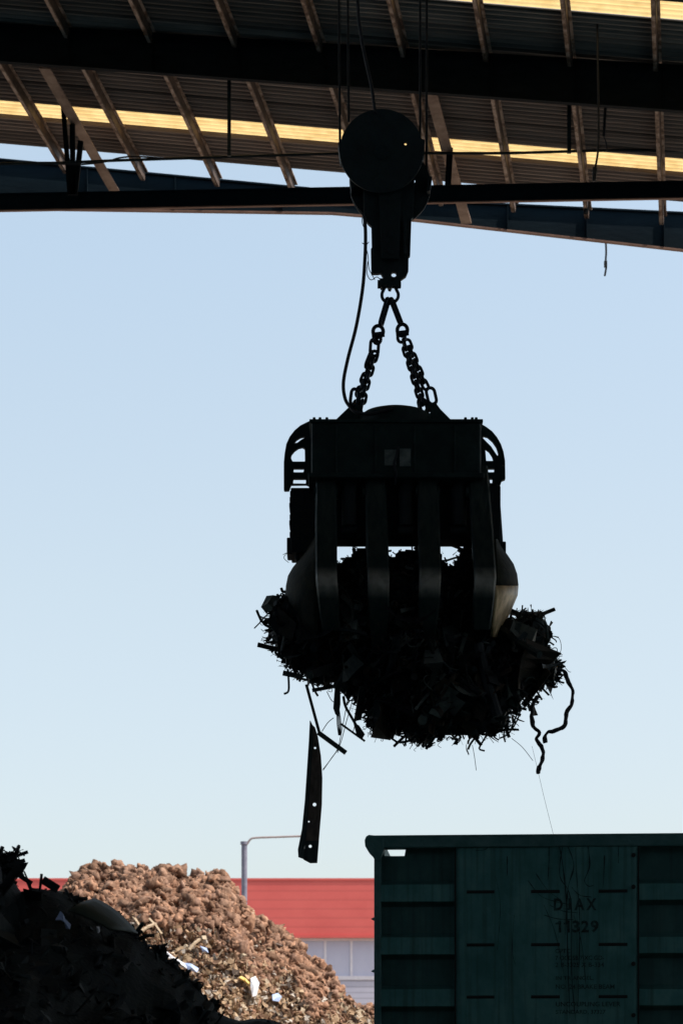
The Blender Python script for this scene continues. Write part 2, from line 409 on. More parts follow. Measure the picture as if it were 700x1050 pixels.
def ibeam(m, a, b, w, up, tf=.03, tw=.02, ha=None, hb=None):
    """I section from a to b (top centre lines), depth ha at a and hb at b"""
    a = Vector(a); b = Vector(b)
    a2 = a - Vector((0, 0, ha)); b2 = b - Vector((0, 0, hb))
    for p, q in ((a, b), (a2, b2)):
        m.bar(p, q, w, tf, up)
    x = Vector((0, tw / 2, 0)); e = Vector((0, 0, tf / 2 + .001))
    vs = [a - e - x, b - e - x, b2 + e - x, a2 + e - x, a - e + x, b - e + x, b2 + e + x, a2 + e + x]
    m.add(vs, [(0, 1, 2, 3), (7, 6, 5, 4), (0, 4, 5, 1), (3, 2, 6, 7), (0, 3, 7, 4), (1, 5, 6, 2)])
def ext(pa, pb, k):
    d = pb - pa; return pa - d * k, pb + d * k
# near rafter
ta, tb = ext(P(0, 26, 40.2), P(700, 69, 39.5), 1.5)
ba, bb = ext(P(0, 63, 40.2), P(700, 114, 39.5), 1.5)
m = MB(); ibeam(m, ta, tb, .11, (0, 0, 1), ha=(ta - ba).z, hb=(tb - bb).z)
for px in PUR[2:11]:
    u, _ = roof_hit(px, 0)
    q = roofpt(u, 40.1, .22); f = (q.x - ta.x) / (tb.x - ta.x); top = ta.lerp(tb, f); bot = ba.lerp(bb, f)
    m.box(((top.x), top.y - .035, (top.z + bot.z) / 2), (.016, .05, (top - bot).z - .06))
m.build('rafter', 'beam_steel', shed)
# purlin cleats on the near rafter
# far rafter, deeper towards the right, and its tie
ta, tb = ext(P(0, 164, 45.75), P(350, 196, 45.75), 0); tc_ = P(700, 217, 45.75)
m = MB()
T = [(-500, 122), (0, 164), (350, 197), (430, 206), (700, 219), (1100, 240)]
B = [(-500, 190), (0, 214), (340, 219), (425, 226), (700, 257), (1100, 300)]
for (x0, y0), (x1, y1), (u0, v0), (u1, v1) in zip(T, T[1:], B, B[1:]):
    vs = [P(x0, y0, 45.75), P(x1, y1, 45.75), P(u1, v1, 45.75), P(u0, v0, 45.75)]
    o = Vector((0, .012, 0))
    m.add([p - o for p in vs] + [p + o for p in vs], [(0, 1, 2, 3), (7, 6, 5, 4), (0, 4, 5, 1), (3, 2, 6, 7)])
    m.bar(P(x0, y0, 45.75), P(x1, y1, 45.75), .12, .03)
for px in (90, 180, 290, 390, 520, 601, 680):
    f = lambda tab: next(y0 + (y1 - y0) * (px - x0) / (x1 - x0) for (x0, y0), (x1, y1) in zip(tab, tab[1:]) if x0 <= px <= x1)
    a, b = P(px, f(T), 45.75), P(px, f(B), 45.75)
    m.box((a.x, 45.71, (a.z + b.z) / 2), (.014, .05, (a - b).z - .07))
far = m.build('rafter', 'far_steel', shed)
m = MB()
for (u0, v0), (u1, v1) in zip(B, B[1:]): m.bar(P(u0, v0, 45.75), P(u1, v1, 45.75), .09, .03)
m.build('bottom_flange', 'beam_edge', far)
# tie beam in front of it
a, b = P(-500, 217.3, 43.2), P(1100, 187.6, 43.2)
m = MB(); h = .3
m.bar(a, b, .02, h)
m.bar(a + Vector((0, 0, h / 2)), b + Vector((0, 0, h / 2)), .1, .022)
for s_ in (-1, 1):
    pass
tie = m.build('tie_beam', 'far_steel', shed)
m = MB(); m.bar(a - Vector((0, 0, h / 2)), b - Vector((0, 0, h / 2)), .07, .02); m.build('bottom_flange', 'beam_edge', tie)
# knee braces
for (p, q) in ((P(46, 70, 41.3), P(120, 200, 45.4)), (P(440, 88, 40.8), P(478, 229, 45.6))):
    m = MB(); m.bar(p, q, .2, .02, (0, -.3, 1)); m.bar(p + Vector((-.09, 0, .06)), q + Vector((-.09, 0, .06)), .02, .13, (0, -.3, 1))
    m.build('brace', 'brace', shed)
# cleats standing on the tie beam
for x0, y0, x1, y1, wpx, yy in ((65, 108, 72, 200, 4.5, 43), (74.5, 128, 75, 200, 5, 43), (83, 145, 77, 200, 5, 43), (461, 152, 459, 190, 6, 43), (602, 204, 600, 219, 4.5, 45.2), (679, 204, 677, 221, 4.5, 45.2)):
    m = MB(); m.bar(P(x0, y0, yy), P(x1, y1, yy), wpx * .019, .08, (0, 1, 0)); m.build('bracket', 'beam_steel', shed)
# drop rods
for x, y0, y1, wpx in ((235, 66, 160, 3.6), (583, 98, 157, 4)):
    m = MB(); m.bar(P(x, y0, 40.4), P(x, y1, 40.4), wpx * .0168, .06, (0, 1, 0)); m.build('hanger', 'black_steel', shed)
# unseen walls added to keep sky light out; columns
m = MB()
zl = roofpt(U0, 45).z
for (x0, y0, x1, y1) in ((-36, -25, 36, -25),):
    m.box(((x0 + x1) / 2, y0, 10), (x1 - x0 + 20, .2, 20))
m.build('back_wall', 'wall', shed)
for x in (-44, 42):
    m = MB(); m.box((x, 10, 9.5), (.2, 70, 19)); m.build('side_wall', 'wall', shed)
for x in (-30, 31):
    for Y in (40, 45.75):
        m = MB(); m.bar((x, Y, 0), (x, Y, 16.2), .4, .3, (0, 1, 0)); m.build('column', 'beam_steel', shed)

# wires about the roof
def wire(name, pts, r, m, label, cat, group=None, n=6, sm=5):
    mb = MB(); mb.tube(smooth_path(pts, sm), r, n); return single(mb, name, m, label, cat, group=group)
wire('steel_cable', [P(-300, 176, 42.9), P(0, 168, 42.9), P(60, 167, 42.9), P(120, 164.5, 42.9), P(230, 161, 42.9), P(345, 157.5, 42.9), P(430, 157, 42.9), P(520, 157, 42.9), P(610, 154.5, 42.9), P(700, 154, 42.9), P(1000, 150, 42.9)], .027, 'black_steel',
     'thin dark cable strung level across the whole roof opening', 'cable')
wire('electric_wire', [P(60, 168, 42.85), P(85, 168.5, 42.85), P(110, 165.5, 42.85), P(122, 162, 42.85), P(140, 160.5, 42.85), P(170, 162.5, 42.85)], .016, 'rubber',
     'short slack wire looping along the level cable at the left', 'wire')
mb = MB(); mb.tube(smooth_path([P(612, -40, 38.5), P(612, 40, 38.5), P(613, 100, 38.5), P(613, 150, 38.5), P(609, 176, 38.5)], 6), .018, 6)
mb.tube([P(609.5, 172, 38.5), P(609, 177, 38.5), P(608.5, 186, 38.5)], .042, 8, r2=.03)
single(mb, 'hanging_wire', 'rubber', 'long black wire with a plug end hanging in front of right roof beam', 'wire')
mb = MB(); mb.tube([P(620.5, 104, 40.3), P(619.5, 122, 40.3), P(618.5, 140, 40.3)], .026, 6); mb.tube([P(618.5, 140, 40.3), P(621, 146, 40.3), P(622, 154, 40.3)], .012, 6)
single(mb, 'hanging_wire', 'rubber', 'short frayed wire under right roof beam, ending above the level cable', 'wire')
mb = MB(); mb.tube(smooth_path([P(620.5, 246, 46.4), P(621, 258, 46.4), P(620.5, 268, 46.4), P(621, 274, 46.4), P(619.5, 283, 46.4)], 4), .02, 6)
mb.box(P(620.4, 271, 46.4), (.06, .05, .12))
single(mb, 'hanging_wire', 'rubber', 'short wire stub dangling into the sky below the far right rafter', 'wire')

# ------------------------------------------------------------------ hoist ropes and hook block
G = 24.0
for i, (x0, x1, yb, dy, lab) in enumerate(((347.3, 348.5, 152, 0, 'outer left wire rope holding the round hook block'), (356.5, 357.5, 125, .12, 'inner left wire rope holding the round hook block'),
                                 (430.5, 430.5, 150, 0, 'inner right wire rope holding the round hook block'), (437.3, 437, 185, .12, 'outer right wire rope holding the round hook block'))):
    mb = MB(); mb.tube([P(x1 + (x0 - x1) * 5.5, -650, G + dy), P(x0, 0, G + dy), P(x1, yb, G + dy)], .0125, 8)
    single(mb, 'wire_rope', 'rope', lab, 'rope', group='hoist ropes')
wire('control_cable', [P(360, -150, 23.8), P(366.5, 0, 23.8), P(369, 30, 23.8), P(374, 58, 23.8), P(381, 90, 23.8), P(384.5, 116, 23.8)], .017, 'rubber',
     'thick bent control cable slanting down onto the top of hook block', 'cable', n=8)

def circ(cx, cy, r, n=40, a0=0, a1=360):
    return [(cx + r * math.cos(R(a0 + (a1 - a0) * i / (n if a1 - a0 >= 360 else n - 1))), cy + r * math.sin(R(a0 + (a1 - a0) * i / (n if a1 - a0 >= 360 else n - 1)))) for i in range(n)]
hb = thing('hook_block', 'heavy black crane hook block with round sheave casings on ropes', 'hook block', P(399, 288, G))
m = MB(); m.plate([circ(391, 155, 43, 56), circ(415.5, 148, 1.35, 10)], G - .16, .012); m.plate([circ(391, 155, 43, 56), circ(415.5, 148, 1.35, 10)], G + .04, .012)
m.plate([circ(391, 155, 39, 48), circ(415.5, 148, 6, 14)], G - .06, .085)
m.cyl(P(391, 155, G - .24), P(391, 155, G - .18), .07, 16)
m.build('sheave_casing', 'black_steel', hb, bevel=.006)
m = MB(); m.plate([circ(400, 191, 41.5, 56), circ(423.5, 186, 2.2, 10)], G + .12, .012); m.plate([circ(400, 191, 38, 48), circ(423.5, 186, 6, 14)], G + .2, .065); m.plate([circ(400, 191, 41.5, 56), circ(423.5, 186, 2.2, 10)], G + .28, .012)
m.build('sheave_casing', 'black_steel', hb, bevel=.006)
# rope keepers sticking out of the casing rims
for lp in ([(346.5, 150), (352, 150), (354, 166), (349, 168)], [(430, 146), (435, 147), (434.5, 163), (431, 166)], [(358, 184), (363, 186), (364, 194), (360, 200)], [(438, 184), (442.5, 185), (440.5, 199), (437, 200)]):
    m = MB(); m.plate([lp], G + .1, .1); m.build('rope_guard', 'black_steel', hb)
body = [(372, 178), (425, 178), (424, 205), (423, 224), (421.5, 226), (420.3, 263), (418.7, 264), (418.5, 278), (416, 284), (411, 287.5), (404, 289.5), (397, 289.5), (393, 286), (390, 281), (387, 281.5), (380.5, 281.5), (380, 256), (381, 255), (380.5, 233), (377, 230), (373, 224)]
m = MB(); m.plate([body, circ(403.5, 282.3, 2.7, 12)], G - .02, .03); m.build('hanger_body', 'black_steel', hb, bevel=.008)
m = MB()
m.plate([[(381, 190), (419, 190), (416, 268), (384, 268)]], G + .08, .06)
m.plate([[(388, 178), (412, 178), (409, 266), (391, 266)]], G - .09, .03)
m.plate([[(413, 226), (417, 226), (416, 262), (413.5, 262)]], G - .08, .02)
for y in (190, 206, 240, 258): m.cyl(P(400, y, G - .14), P(400, y, G - .122), .03, 10)
m.build('cheek_plate', 'black_steel', hb, bevel=.005)
# swivel with bolt heads under the body
m = MB(); m.cyl(P(387, 292, G), P(411, 292, G), .03, 12); m.plate([[(389, 287), (410, 287), (408, 295), (402, 294), (400.5, 297.5), (398, 297), (397, 294), (390, 296)]], G, .05)
for x in (388.5, 409): m.cyl(P(x - 1.6, 291.5, G), P(x + 1.6, 291.5, G), .045, 6)
m.build('swivel_pin', 'black_steel', hb)
# loose control wires on the left of the block
def twigs(path, r, name, label, cat, jitter=.012):
    mb = MB()
    for pts in path: mb.tube(smooth_path(pts, 5), r, 5)
    return single(mb, name, 'rubber', label, cat)
twigs([[P(361, 203, 23.75), P(366, 212, 23.75), P(371, 218, 23.75), P(374, 228, 23.75), P(374.5, 236, 23.75)], [P(373, 216, 23.75), P(371, 226, 23.75), P(373, 233, 23.75), P(376, 232, 23.75)],
       [P(374, 249, 23.75), P(377, 262, 23.75), P(378, 275, 23.75), P(382, 283, 23.75), P(384, 287, 23.75)], [P(377, 268, 23.75), P(376, 280, 23.75), P(380, 287, 23.75), P(386, 284, 23.75), P(389, 286, 23.75)],
       [P(371, 249, 23.75), P(375, 251, 23.75), P(378, 248, 23.75)]], .0045, 'loose_wire', 'thin frayed wires curling down left side of hook block', 'wire')
wire('power_cable', [P(373.5, 222, 23.7), P(374.6, 240, 23.7), P(374, 265, 23.7), P(371.5, 297, 23.7), P(365, 335, 23.7), P(356.5, 368, 23.7), P(352, 392, 23.7), P(353.5, 408, 23.7), P(358.5, 417, 23.65), P(366, 423, 23.6), P(379, 424.5, 23.6), P(390, 422.5, 23.6), P(398, 420, 23.6), P(404, 419.5, 23.7), P(408, 424, 23.8)], .018, 'rubber',
     'dark power cable drooping in a curve from hook block to grapple top', 'cable', n=8, sm=8)

# ------------------------------------------------------------------ chain sling
sling = thing('chain_sling', 'two leg lifting chain with bow shackle joining hook block and grapple', 'chain sling', P(399, 425, G))
def stadium(Lh, Wh, n=10):
    r = Wh; s_ = Lh - r; pts = []
    for i in range(n + 1): q = math.pi * i / n; pts.append((r * math.cos(q), 0, s_ + r * math.sin(q)))
    for i in range(n + 1): q = math.pi + math.pi * i / n; pts.append((r * math.cos(q), 0, -s_ + r * math.sin(q)))
    return pts
def link_mesh(name, Lh, Wh, r):
    mb = MB(); mb.tube(stadium(Lh, Wh), r, 8, closed=True)
    o = mb.build(name, 'chain', None, True, angle=0); me = o.data; bpy.data.objects.remove(o); return me
LINK = link_mesh('chain_link', .056, .033, .0165)
BIG = link_mesh('chain_link', .085, .045, .018)
LONG = link_mesh('chain_link', .14, .034, .021)
def put_link(me, a, b, roll, name='chain_link'):
    o = bpy.data.objects.new(name, me); COL.objects.link(o); o.parent = sling
    d = (b - a).normalized(); mid = (a + b) / 2
    z = d; x = Vector((math.cos(roll), math.sin(roll), 0)); x = (x - z * x.dot(z)).normalized(); y = z.cross(x)
    mt = Matrix((x, y, z)).transposed()
    o.location = mid - sling.location; o.rotation_euler = mt.to_euler()
def chain_along(pts, off, start=0):
    pts = smooth_path([P(x, y, G + off) for x, y in pts], 12)
    acc = [0]
    for a, b in zip(pts, pts[1:]): acc.append(acc[-1] + (b - a).length)
    def at(d):
        for i in range(len(acc) - 1):
            if acc[i + 1] >= d: return pts[i].lerp(pts[i + 1], (d - acc[i]) / (acc[i + 1] - acc[i]))
        return pts[-1]
    pitch = .074; n = int(acc[-1] / pitch)
    for k in range(n):
        put_link(LINK, at(k * pitch), at((k + 1) * pitch), R(20) + (k + start) % 2 * R(78) + random.uniform(-.15, .15))
chain_along([(384.5, 362), (379, 380), (373.5, 400), (369, 424)], -.03)
chain_along([(378, 378), (372, 392), (367, 408), (363.5, 426)], .08, 1)
chain_along([(413.5, 350), (420, 372), (427, 395), (436, 424)], -.02, 1)
chain_along([(417, 350), (426, 373), (434, 392), (439, 402)], .08)
put_link(BIG, P(384.3, 347, G), P(383, 366, G), R(25)); put_link(BIG, P(364.5, 398, G - .06), P(362, 417, G - .06), R(35))
put_link(BIG, P(440, 397, G - .04), P(444, 415, G - .04), R(15)); put_link(BIG, P(431, 407, G + .03), P(436, 427, G + .03), R(25))
put_link(LONG, P(398.2, 305, G - .02), P(389.5, 335, G - .02), R(70)); put_link(LONG, P(400.4, 305, G + .02), P(411.5, 334, G + .02), R(60))
put_link(BIG, P(375, 376, G - .02), P(381, 361, G - .02), R(80))
# coupling rings
for cx, cy in ((387.5, 340), (412.3, 338.5)):
    m = MB()
    m.tube([P(cx + 5.2 * math.cos(q), cy + 6 * math.sin(q), G) for q in np.linspace(0, 2 * math.pi, 20)[:-1]], .02, 8, closed=True)
    m.cyl(P(cx - 6.5, cy + 4, G - .02), P(cx + 6.5, cy + 2.5, G - .02), .03, 10)
    m.tube([P(cx - 1 + 3.8 * math.cos(q), cy + 8 + 4.5 * math.sin(q), G - .02) for q in np.linspace(0, 2 * math.pi, 16)[:-1]], .017, 8, closed=True)
    m.build('coupling_ring', 'chain', sling, True)
m = MB(); m.tube(smooth_path([P(394, 290, G), P(393.5, 296, G), P(391.5, 301, G), P(392, 306, G), P(396, 310.2, G), P(399.7, 311.2, G), P(403.5, 310.2, G), P(407.5, 306, G), P(408, 301, G), P(405.8, 296, G), P(405.5, 290, G)], 5), .017, 10)
m.cyl(P(388, 292.5, G - .001), P(411, 292.5, G - .001), .022, 12)
m.build('bow_shackle', 'chain', sling, True)

# ------------------------------------------------------------------ the grapple
gr = thing('scrap_grapple', 'big black scrap grapple with curved tines hanging full from chains', 'grapple', P(405, 561, G))
def boxpx(m, x0, y0, x1, y1, ya, yb, back=False):
    a, b = P(x0, y0, G + ya), P(x1, y1, G + (yb if back else ya))
    m.box(((a.x + b.x) / 2, G + (ya + yb) / 2, (a.z + b.z) / 2), (b.x - a.x, yb - ya, a.z - b.z))
m = MB(); boxpx(m, 319, 431, 493, 488, -.72, .72); m.build('housing', 'grapple', gr, bevel=.03)
m = MB()
boxpx(m, 316, 484.5, 496, 489.5, -.75, .75); boxpx(m, 317, 429.5, 495, 433, -.745, .745)
for x in (345, 385, 425, 466): boxpx(m, x - 1, 436, x + 1, 484, -.745, -.722)
for x in (322, 328, 335, 477, 484, 488): 
    for y in (430.5,): boxpx(m, x - 1.5, y - 3, x + 1.5, y + 1, -.6, -.55)
m.build('housing_rim', 'grapple', gr, bevel=.008)
# crown: low dome
m = MB(); prof = [(0, .105), (.12, .103), (.24, .09), (.32, .065), (.37, .03), (.38, -.3)]; c = P(405, 431, G); n = 40
vs = []
for r_, z_ in prof:
    for j in range(n): q = 2 * math.pi * j / n; vs.append((c.x + r_ * math.cos(q), c.y + r_ * math.sin(q), c.z + z_))
m.add(vs, [(i * n + j, i * n + (j + 1) % n, (i + 1) * n + (j + 1) % n, (i + 1) * n + j) for i in range(len(prof) - 1) for j in range(n)])
m.build('crown', 'grapple', gr, True, angle=50)
m = MB(); m.tube([P(402 + 3 * math.cos(q), 421 + 3 * math.sin(q), G - .05) for q in np.linspace(math.pi, 2 * math.pi, 9)], .008, 6); m.build('lifting_eye', 'grapple', gr)
for lp in ([(344, 432), (357, 419.5), (363, 417), (371, 417), (372, 424), (372, 456), (344, 456)], [(437, 432), (434, 424), (438, 415), (446, 414), (451, 421), (462, 432), (462, 456), (437, 456)]):
    m = MB(); m.plate([lp, circ(sum(p[0] for p in lp[1:4]) / 3, 423, 2.2, 12)], G, .06); m.build('chain_lug', 'grapple', gr, bevel=.006)
# guards at both upper corners
earL = [[(321, 431), (315, 433.5), (308, 437), (302, 442), (297, 448.5), (293.5, 456), (291.8, 466), (291, 475), (291, 503), (292, 503.6), (296.5, 503.4), (298.5, 497.6), (314, 497.4), (321, 500)],
        [(301, 455.6), (304, 451.5), (308, 449), (313, 448), (312.6, 449.6), (309, 451.5), (305, 454.6)],
        [(298.2, 470), (299, 466.5), (302, 462.8), (306, 460), (310, 459), (312.4, 460.5), (312.6, 474), (300, 474)],
        [(301, 481), (312, 481), (311, 485), (301, 485)], [(300.8, 491.6), (313.6, 491.6), (313.6, 496.6), (300.3, 496.4)]]
earR = [[(486, 431.5), (492, 435), (498, 438.5), (504, 443), (509, 449), (513, 456), (515.6, 463.5), (517.3, 473), (517.6, 492), (514, 493.4), (512.5, 498), (496, 498), (488, 498)],
        [(494, 449.5), (496, 447.6), (499.5, 448.6), (504.5, 453), (508.5, 459), (510.4, 465), (509.6, 468.4), (507, 464.6), (503, 458.5), (498, 453.5)],
        [(497, 460.5), (501, 463.5), (504, 468), (505.8, 473.4), (498, 473.4)], [(500, 481), (506.4, 481), (506, 485), (500, 485)], [(501.3, 491.4), (504.6, 491.4), (504.2, 496.2), (502, 496.2)],
        circ(515.4, 478, .9, 8)]
for e in (earL, earR):
    m = MB(); m.plate(e, G - .1, .035); m.build('corner_guard', 'grapple', gr, bevel=.006)
# lower housing, set back behind the arms
m = MB(); boxpx(m, 326, 489, 497, 561, -.45, -.1, True); boxpx(m, 326.5, 489, 496.5, 545, -.099, .45); m.build('lower_housing', 'grapple_dark', gr, bevel=.015)
m = MB()
boxpx(m, 298, 500, 325, 566, -.25, .25); boxpx(m, 294, 551, 300, 568, -.2, .1)
for i in range(8): boxpx(m, 297.2 - (i % 3) * .4, 503 + i * 6, 299, 508 + i * 6, -.26, .0)
boxpx(m, 303, 566, 307, 574, -.2, -.1); m.build('side_block', 'grapple_dark', gr, bevel=.01)
m = MB(); boxpx(m, 497, 498, 513, 560, -.25, .25)
m.tube([P(507, 497, G - .1), P(508.5, 520, G - .1), P(511, 556, G - .1)], .045, 10); boxpx(m, 507, 555, 518.5, 568, -.2, .12); m.build('side_block', 'grapple_dark', gr, bevel=.01)
# hydraulic cylinders between the arms
for x in (358, 386 + 30, 470):
    m = MB(); m.cyl(P(x, 480, G - .52), P(x, 540, G - .58), .075, 18); m.cyl(P(x, 494, G - .52), P(x, 500, G - .53), .095, 18); m.cyl(P(x - 8, 544, G - .58), P(x + 8, 544, G - .58), .045, 12)
    m.build('hydraulic_cylinder', 'grapple_dark', gr, True)
# tag plates on the front
m = MB(); boxpx(m, 394, 461, 406, 477, -.731, -.724); m.build('tag_plate', 'plate_tag', gr)
m = MB(); boxpx(m, 409.5, 460, 421, 478, -.731, -.724); m.build('tag_plate', 'plate_tag', gr)
m = MB(); m.tube(smooth_path([P(408, 458, G - .75), P(406, 468, G - .76), P(404, 476, G - .75), P(406, 486, G - .76), P(405, 496, G - .7)], 4), .012, 6); m.build('hose', 'rubber', gr, True)

# tines: (picture y, depth offset)
TP = [(478, -.60), (500, -.64), (530, -.70), (556, -.79), (572, -.87), (586, -.935), (595, -.955), (606, -.95), (625, -.89), (645, -.79), (668, -.62), (692, -.38), (712, -.12)]
def tine(cx0, cx1, cx2, wpx, sgn, name='tine'):
    """cx0 top, cx1 belly, cx2 tip; sweeps a chamfered bar with stiffening web"""
    m = MB(); path = smooth_path([Vector((0, d * sgn, y)) for y, d in TP if y < (690 if 350 < cx0 < 480 else 660)], 3)
    rows = []; k = len(path)
    for i, p in enumerate(path):
        y = p.z; cx = np.interp(y, [478, 592, 712], [cx0, cx1, cx2])
        t = path[min(i + 1, k - 1)] - path[max(i - 1, 0)]
        tv = Vector((0, t.y, -t.z * .01)).normalized()
        nrm = Vector((0, tv.z, -tv.y)) * (1 if tv.z * sgn > 0 else -1)
        c = P(cx, y, G - abs(p.y)); c.y = G + p.y
        wv = wpx * .01 * np.interp(y, [478, 540, 620, 690], [1, 1.1, 1.05, .6]); th = .09 * np.interp(y, [478, 640, 712], [1.1, 1, .4])
        out = Vector((0, -1, 0)) if sgn > 0 else Vector((0, 1, 0))
        nn = nrm if nrm.dot(out) > 0 else -nrm
        if nn.length < .1: nn = out
        x = Vector((1, 0, 0))
        ring = [c - x * wv / 2 + nn * .0, c - x * (wv / 2 - .018) + nn * .022, c + x * (wv / 2 - .018) + nn * .022, c + x * wv / 2, c + x * wv / 2 - nn * th, c - x * wv / 2 - nn * th]
        rows.append(ring)
    n = 6; vs = [p for r in rows for p in r]
    m.add(vs, [(i * n + j, i * n + (j + 1) % n, (i + 1) * n + (j + 1) % n, (i + 1) * n + j) for i in range(k - 1) for j in range(n)] + [tuple(range(n)), tuple((k - 1) * n + j for j in reversed(range(n)))])
    # pivot boss on the arm
    q0, q1 = P(cx0 - wpx * .62, 505, G - .58), P(cx0 + wpx * .62, 505, G - .58); q0.y = q1.y = G - sgn * .58
    m.cyl(q0, q1, .07, 16)
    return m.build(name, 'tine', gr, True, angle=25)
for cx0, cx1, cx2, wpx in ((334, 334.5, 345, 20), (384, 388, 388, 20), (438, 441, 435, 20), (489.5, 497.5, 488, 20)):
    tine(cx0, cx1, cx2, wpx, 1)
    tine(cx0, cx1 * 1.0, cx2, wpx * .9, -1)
# side shells: from the outer tines out to the profile seen against the sky
def shell(outer, inner_x, name, m_top, split=None):
    def prof(y): return np.interp(y, [a for a, _ in TP], [b for _, b in TP])
    rows = []
    ys = [p[1] for p in outer]
    for (xo, y) in outer:
        row = []
        xi = inner_x(y)
        for s_ in np.linspace(0, 1, 9):
            q = s_ * math.pi / 2
            row.append(P(xi + (xo - xi) * math.sin(q) ** 1.3, y, G + prof(y) * math.cos(q) ** .9 * .97))
        for s_ in np.linspace(1, 0, 9)[1:]:
            q = s_ * math.pi / 2
            b_ = P(xi + (xo - xi) * math.sin(q) ** 1.3, y, G + prof(y) * math.cos(q) ** .9 * .97); row.append(Vector((b_.x, 2 * G - b_.y, b_.z)))
        rows.append(row)
    m = MB(); m.loft(rows); o = m.build(name, m_top, gr, True, angle=14)
    so = o.modifiers.new('thickness', 'SOLIDIFY'); so.thickness = .03; so.offset = 0
    return o
oL = [(324.5, 550), (317, 561), (309, 573), (301, 583), (296.5, 591), (294.5, 601), (294, 611), (297, 625), (303, 645), (312, 668), (324, 690)]
shell(oL, lambda y: 326, 'side_shell', 'shell')
oR = [(508.5, 553), (513, 562), (519, 570), (525, 579), (528.5, 589), (529.8, 600)]
oR2 = [(529.8, 600.5), (529, 610), (523, 624), (516.5, 637), (510, 648), (508, 653)]
shell(oR, lambda y: 506.5, 'side_shell', 'shell')
shell(oR2, lambda y: np.interp(y, [600, 653], [506.5, 503.5]), 'lit_shell_edge', 'lit_edge')

# ------------------------------------------------------------------ scrap pieces
def rand_rot():
    q = rng.normal(size=4); q /= np.linalg.norm(q)
    from mathutils import Quaternion
    return Quaternion(q).to_matrix()
def piece(mb, c, s, kind=None, rot=None):
    """one bit of scrap about s metres long"""
    kind = kind or random.choices(['strip', 'plate', 'rod', 'angle', 'curl', 'tube', 'chunk'], [6, 4, 4, 3, 4, 2, 1.5])[0]
    rot = rot if rot is not None else rand_rot(); c = Vector(c)
    T_ = lambda vs: [c + rot @ Vector(p) for p in vs]
    if kind in ('strip', 'plate'):
        n = 6; w_ = s * (random.uniform(.05, .14) if kind == 'strip' else random.uniform(.35, .7)); k = random.uniform(-2.4, 2.4); tw = random.uniform(-1.2, 1.2)
        vs = []; a = 0; x = -s / 2; z = 0
        for i in range(n):
            q = tw * i / n; u = random.uniform(.75, 1.1)
            for sd in (-1, 1): vs.append((x, sd * w_ / 2 * math.cos(q) * u, z + sd * w_ / 2 * math.sin(q) + random.uniform(-.03, .03) * s))
            a += k / n; x += s / n * math.cos(a); z += s / n * math.sin(a)
        th = max(.004, s * .012)
        top = T_(vs); bot = T_([(p[0], p[1], p[2] - th) for p in vs]); N_ = len(vs)
        fs = []
        for i in range(n - 1):
            b = i * 2
            fs += [(b, b + 1, b + 3, b + 2), (N_ + b + 2, N_ + b + 3, N_ + b + 1, N_ + b), (b, b + 2, N_ + b + 2, N_ + b), (b + 1, N_ + b + 1, N_ + b + 3, b + 3)]
        mb.add(top + bot, fs)
    elif kind == 'rod':
        pts = [Vector((-s / 2, 0, 0)), Vector((-s / 6, random.uniform(-.1, .1) * s, random.uniform(-.1, .1) * s)), Vector((s / 4, random.uniform(-.15, .15) * s, random.uniform(-.2, .2) * s)), Vector((s / 2, random.uniform(-.3, .3) * s, random.uniform(-.3, .3) * s))]
        mb.tube(T_(smooth_path(pts, 3)), random.uniform(.006, .016), 5)
    elif kind == 'curl':
        pts = [Vector((s * .3 * math.cos(q * 1.3), s * .3 * math.sin(q), s * .08 * q)) for q in np.linspace(0, random.uniform(2, 6), 12)]
        mb.tube(T_(pts), random.uniform(.003, .008), 4)
    elif kind == 'angle':
        w_ = s * random.uniform(.06, .12); t = .008
        for a, b in (((0, 0, 0), (s, w_, t)), ((0, -w_ / 2 + t, w_ / 2 + t * .6), (s, t, w_))):
            hx, hy, hz = [k / 2 for k in b]
            vs = [(a[0] + x, a[1] + y, a[2] + z) for x in (-hx, hx) for y in (-hy, hy) for z in (-hz, hz)]
            mb.add(T_(vs), [(0, 1, 3, 2), (4, 6, 7, 5), (0, 4, 5, 1), (2, 3, 7, 6), (0, 2, 6, 4), (1, 5, 7, 3)])
    elif kind == 'tube':
        mb.tube(T_([(-s / 2, 0, 0), (0, s * .03, s * .02), (s / 2, 0, s * .05)]), s * random.uniform(.05, .1), 9)
    else:
        h = s * .32; vs = [(x * h * random.uniform(.4, 1.1), y * h * random.uniform(.4, 1.1), z * h * random.uniform(.3, .9)) for x in (-1, 1) for y in (-1, 1) for z in (-1, 1)]
        mb.add(T_(vs), [(0, 1, 3, 2), (4, 6, 7, 5), (0, 4, 5, 1), (2, 3, 7, 6), (0, 2, 6, 4), (1, 5, 7, 3)])

def inside(poly, x, y):
    c = False; j = len(poly) - 1
    for i in range(len(poly)):
        xi, yi = poly[i]; xj, yj = poly[j]
        if (yi > y) != (yj > y) and x < (xj - xi) * (y - yi) / (yj - yi) + xi: c = not c
        j = i
    return c
def edge_dist(poly, x, y):
    best = 1e9
    for (ax, ay), (bx, by) in zip(poly, poly[1:] + poly[:1]):
        dx, dy = bx - ax, by - ay; t = max(0, min(1, ((x - ax) * dx + (y - ay) * dy) / (dx * dx + dy * dy + 1e-9)))
        best = min(best, math.hypot(x - ax - t * dx, y - ay - t * dy))
    return best

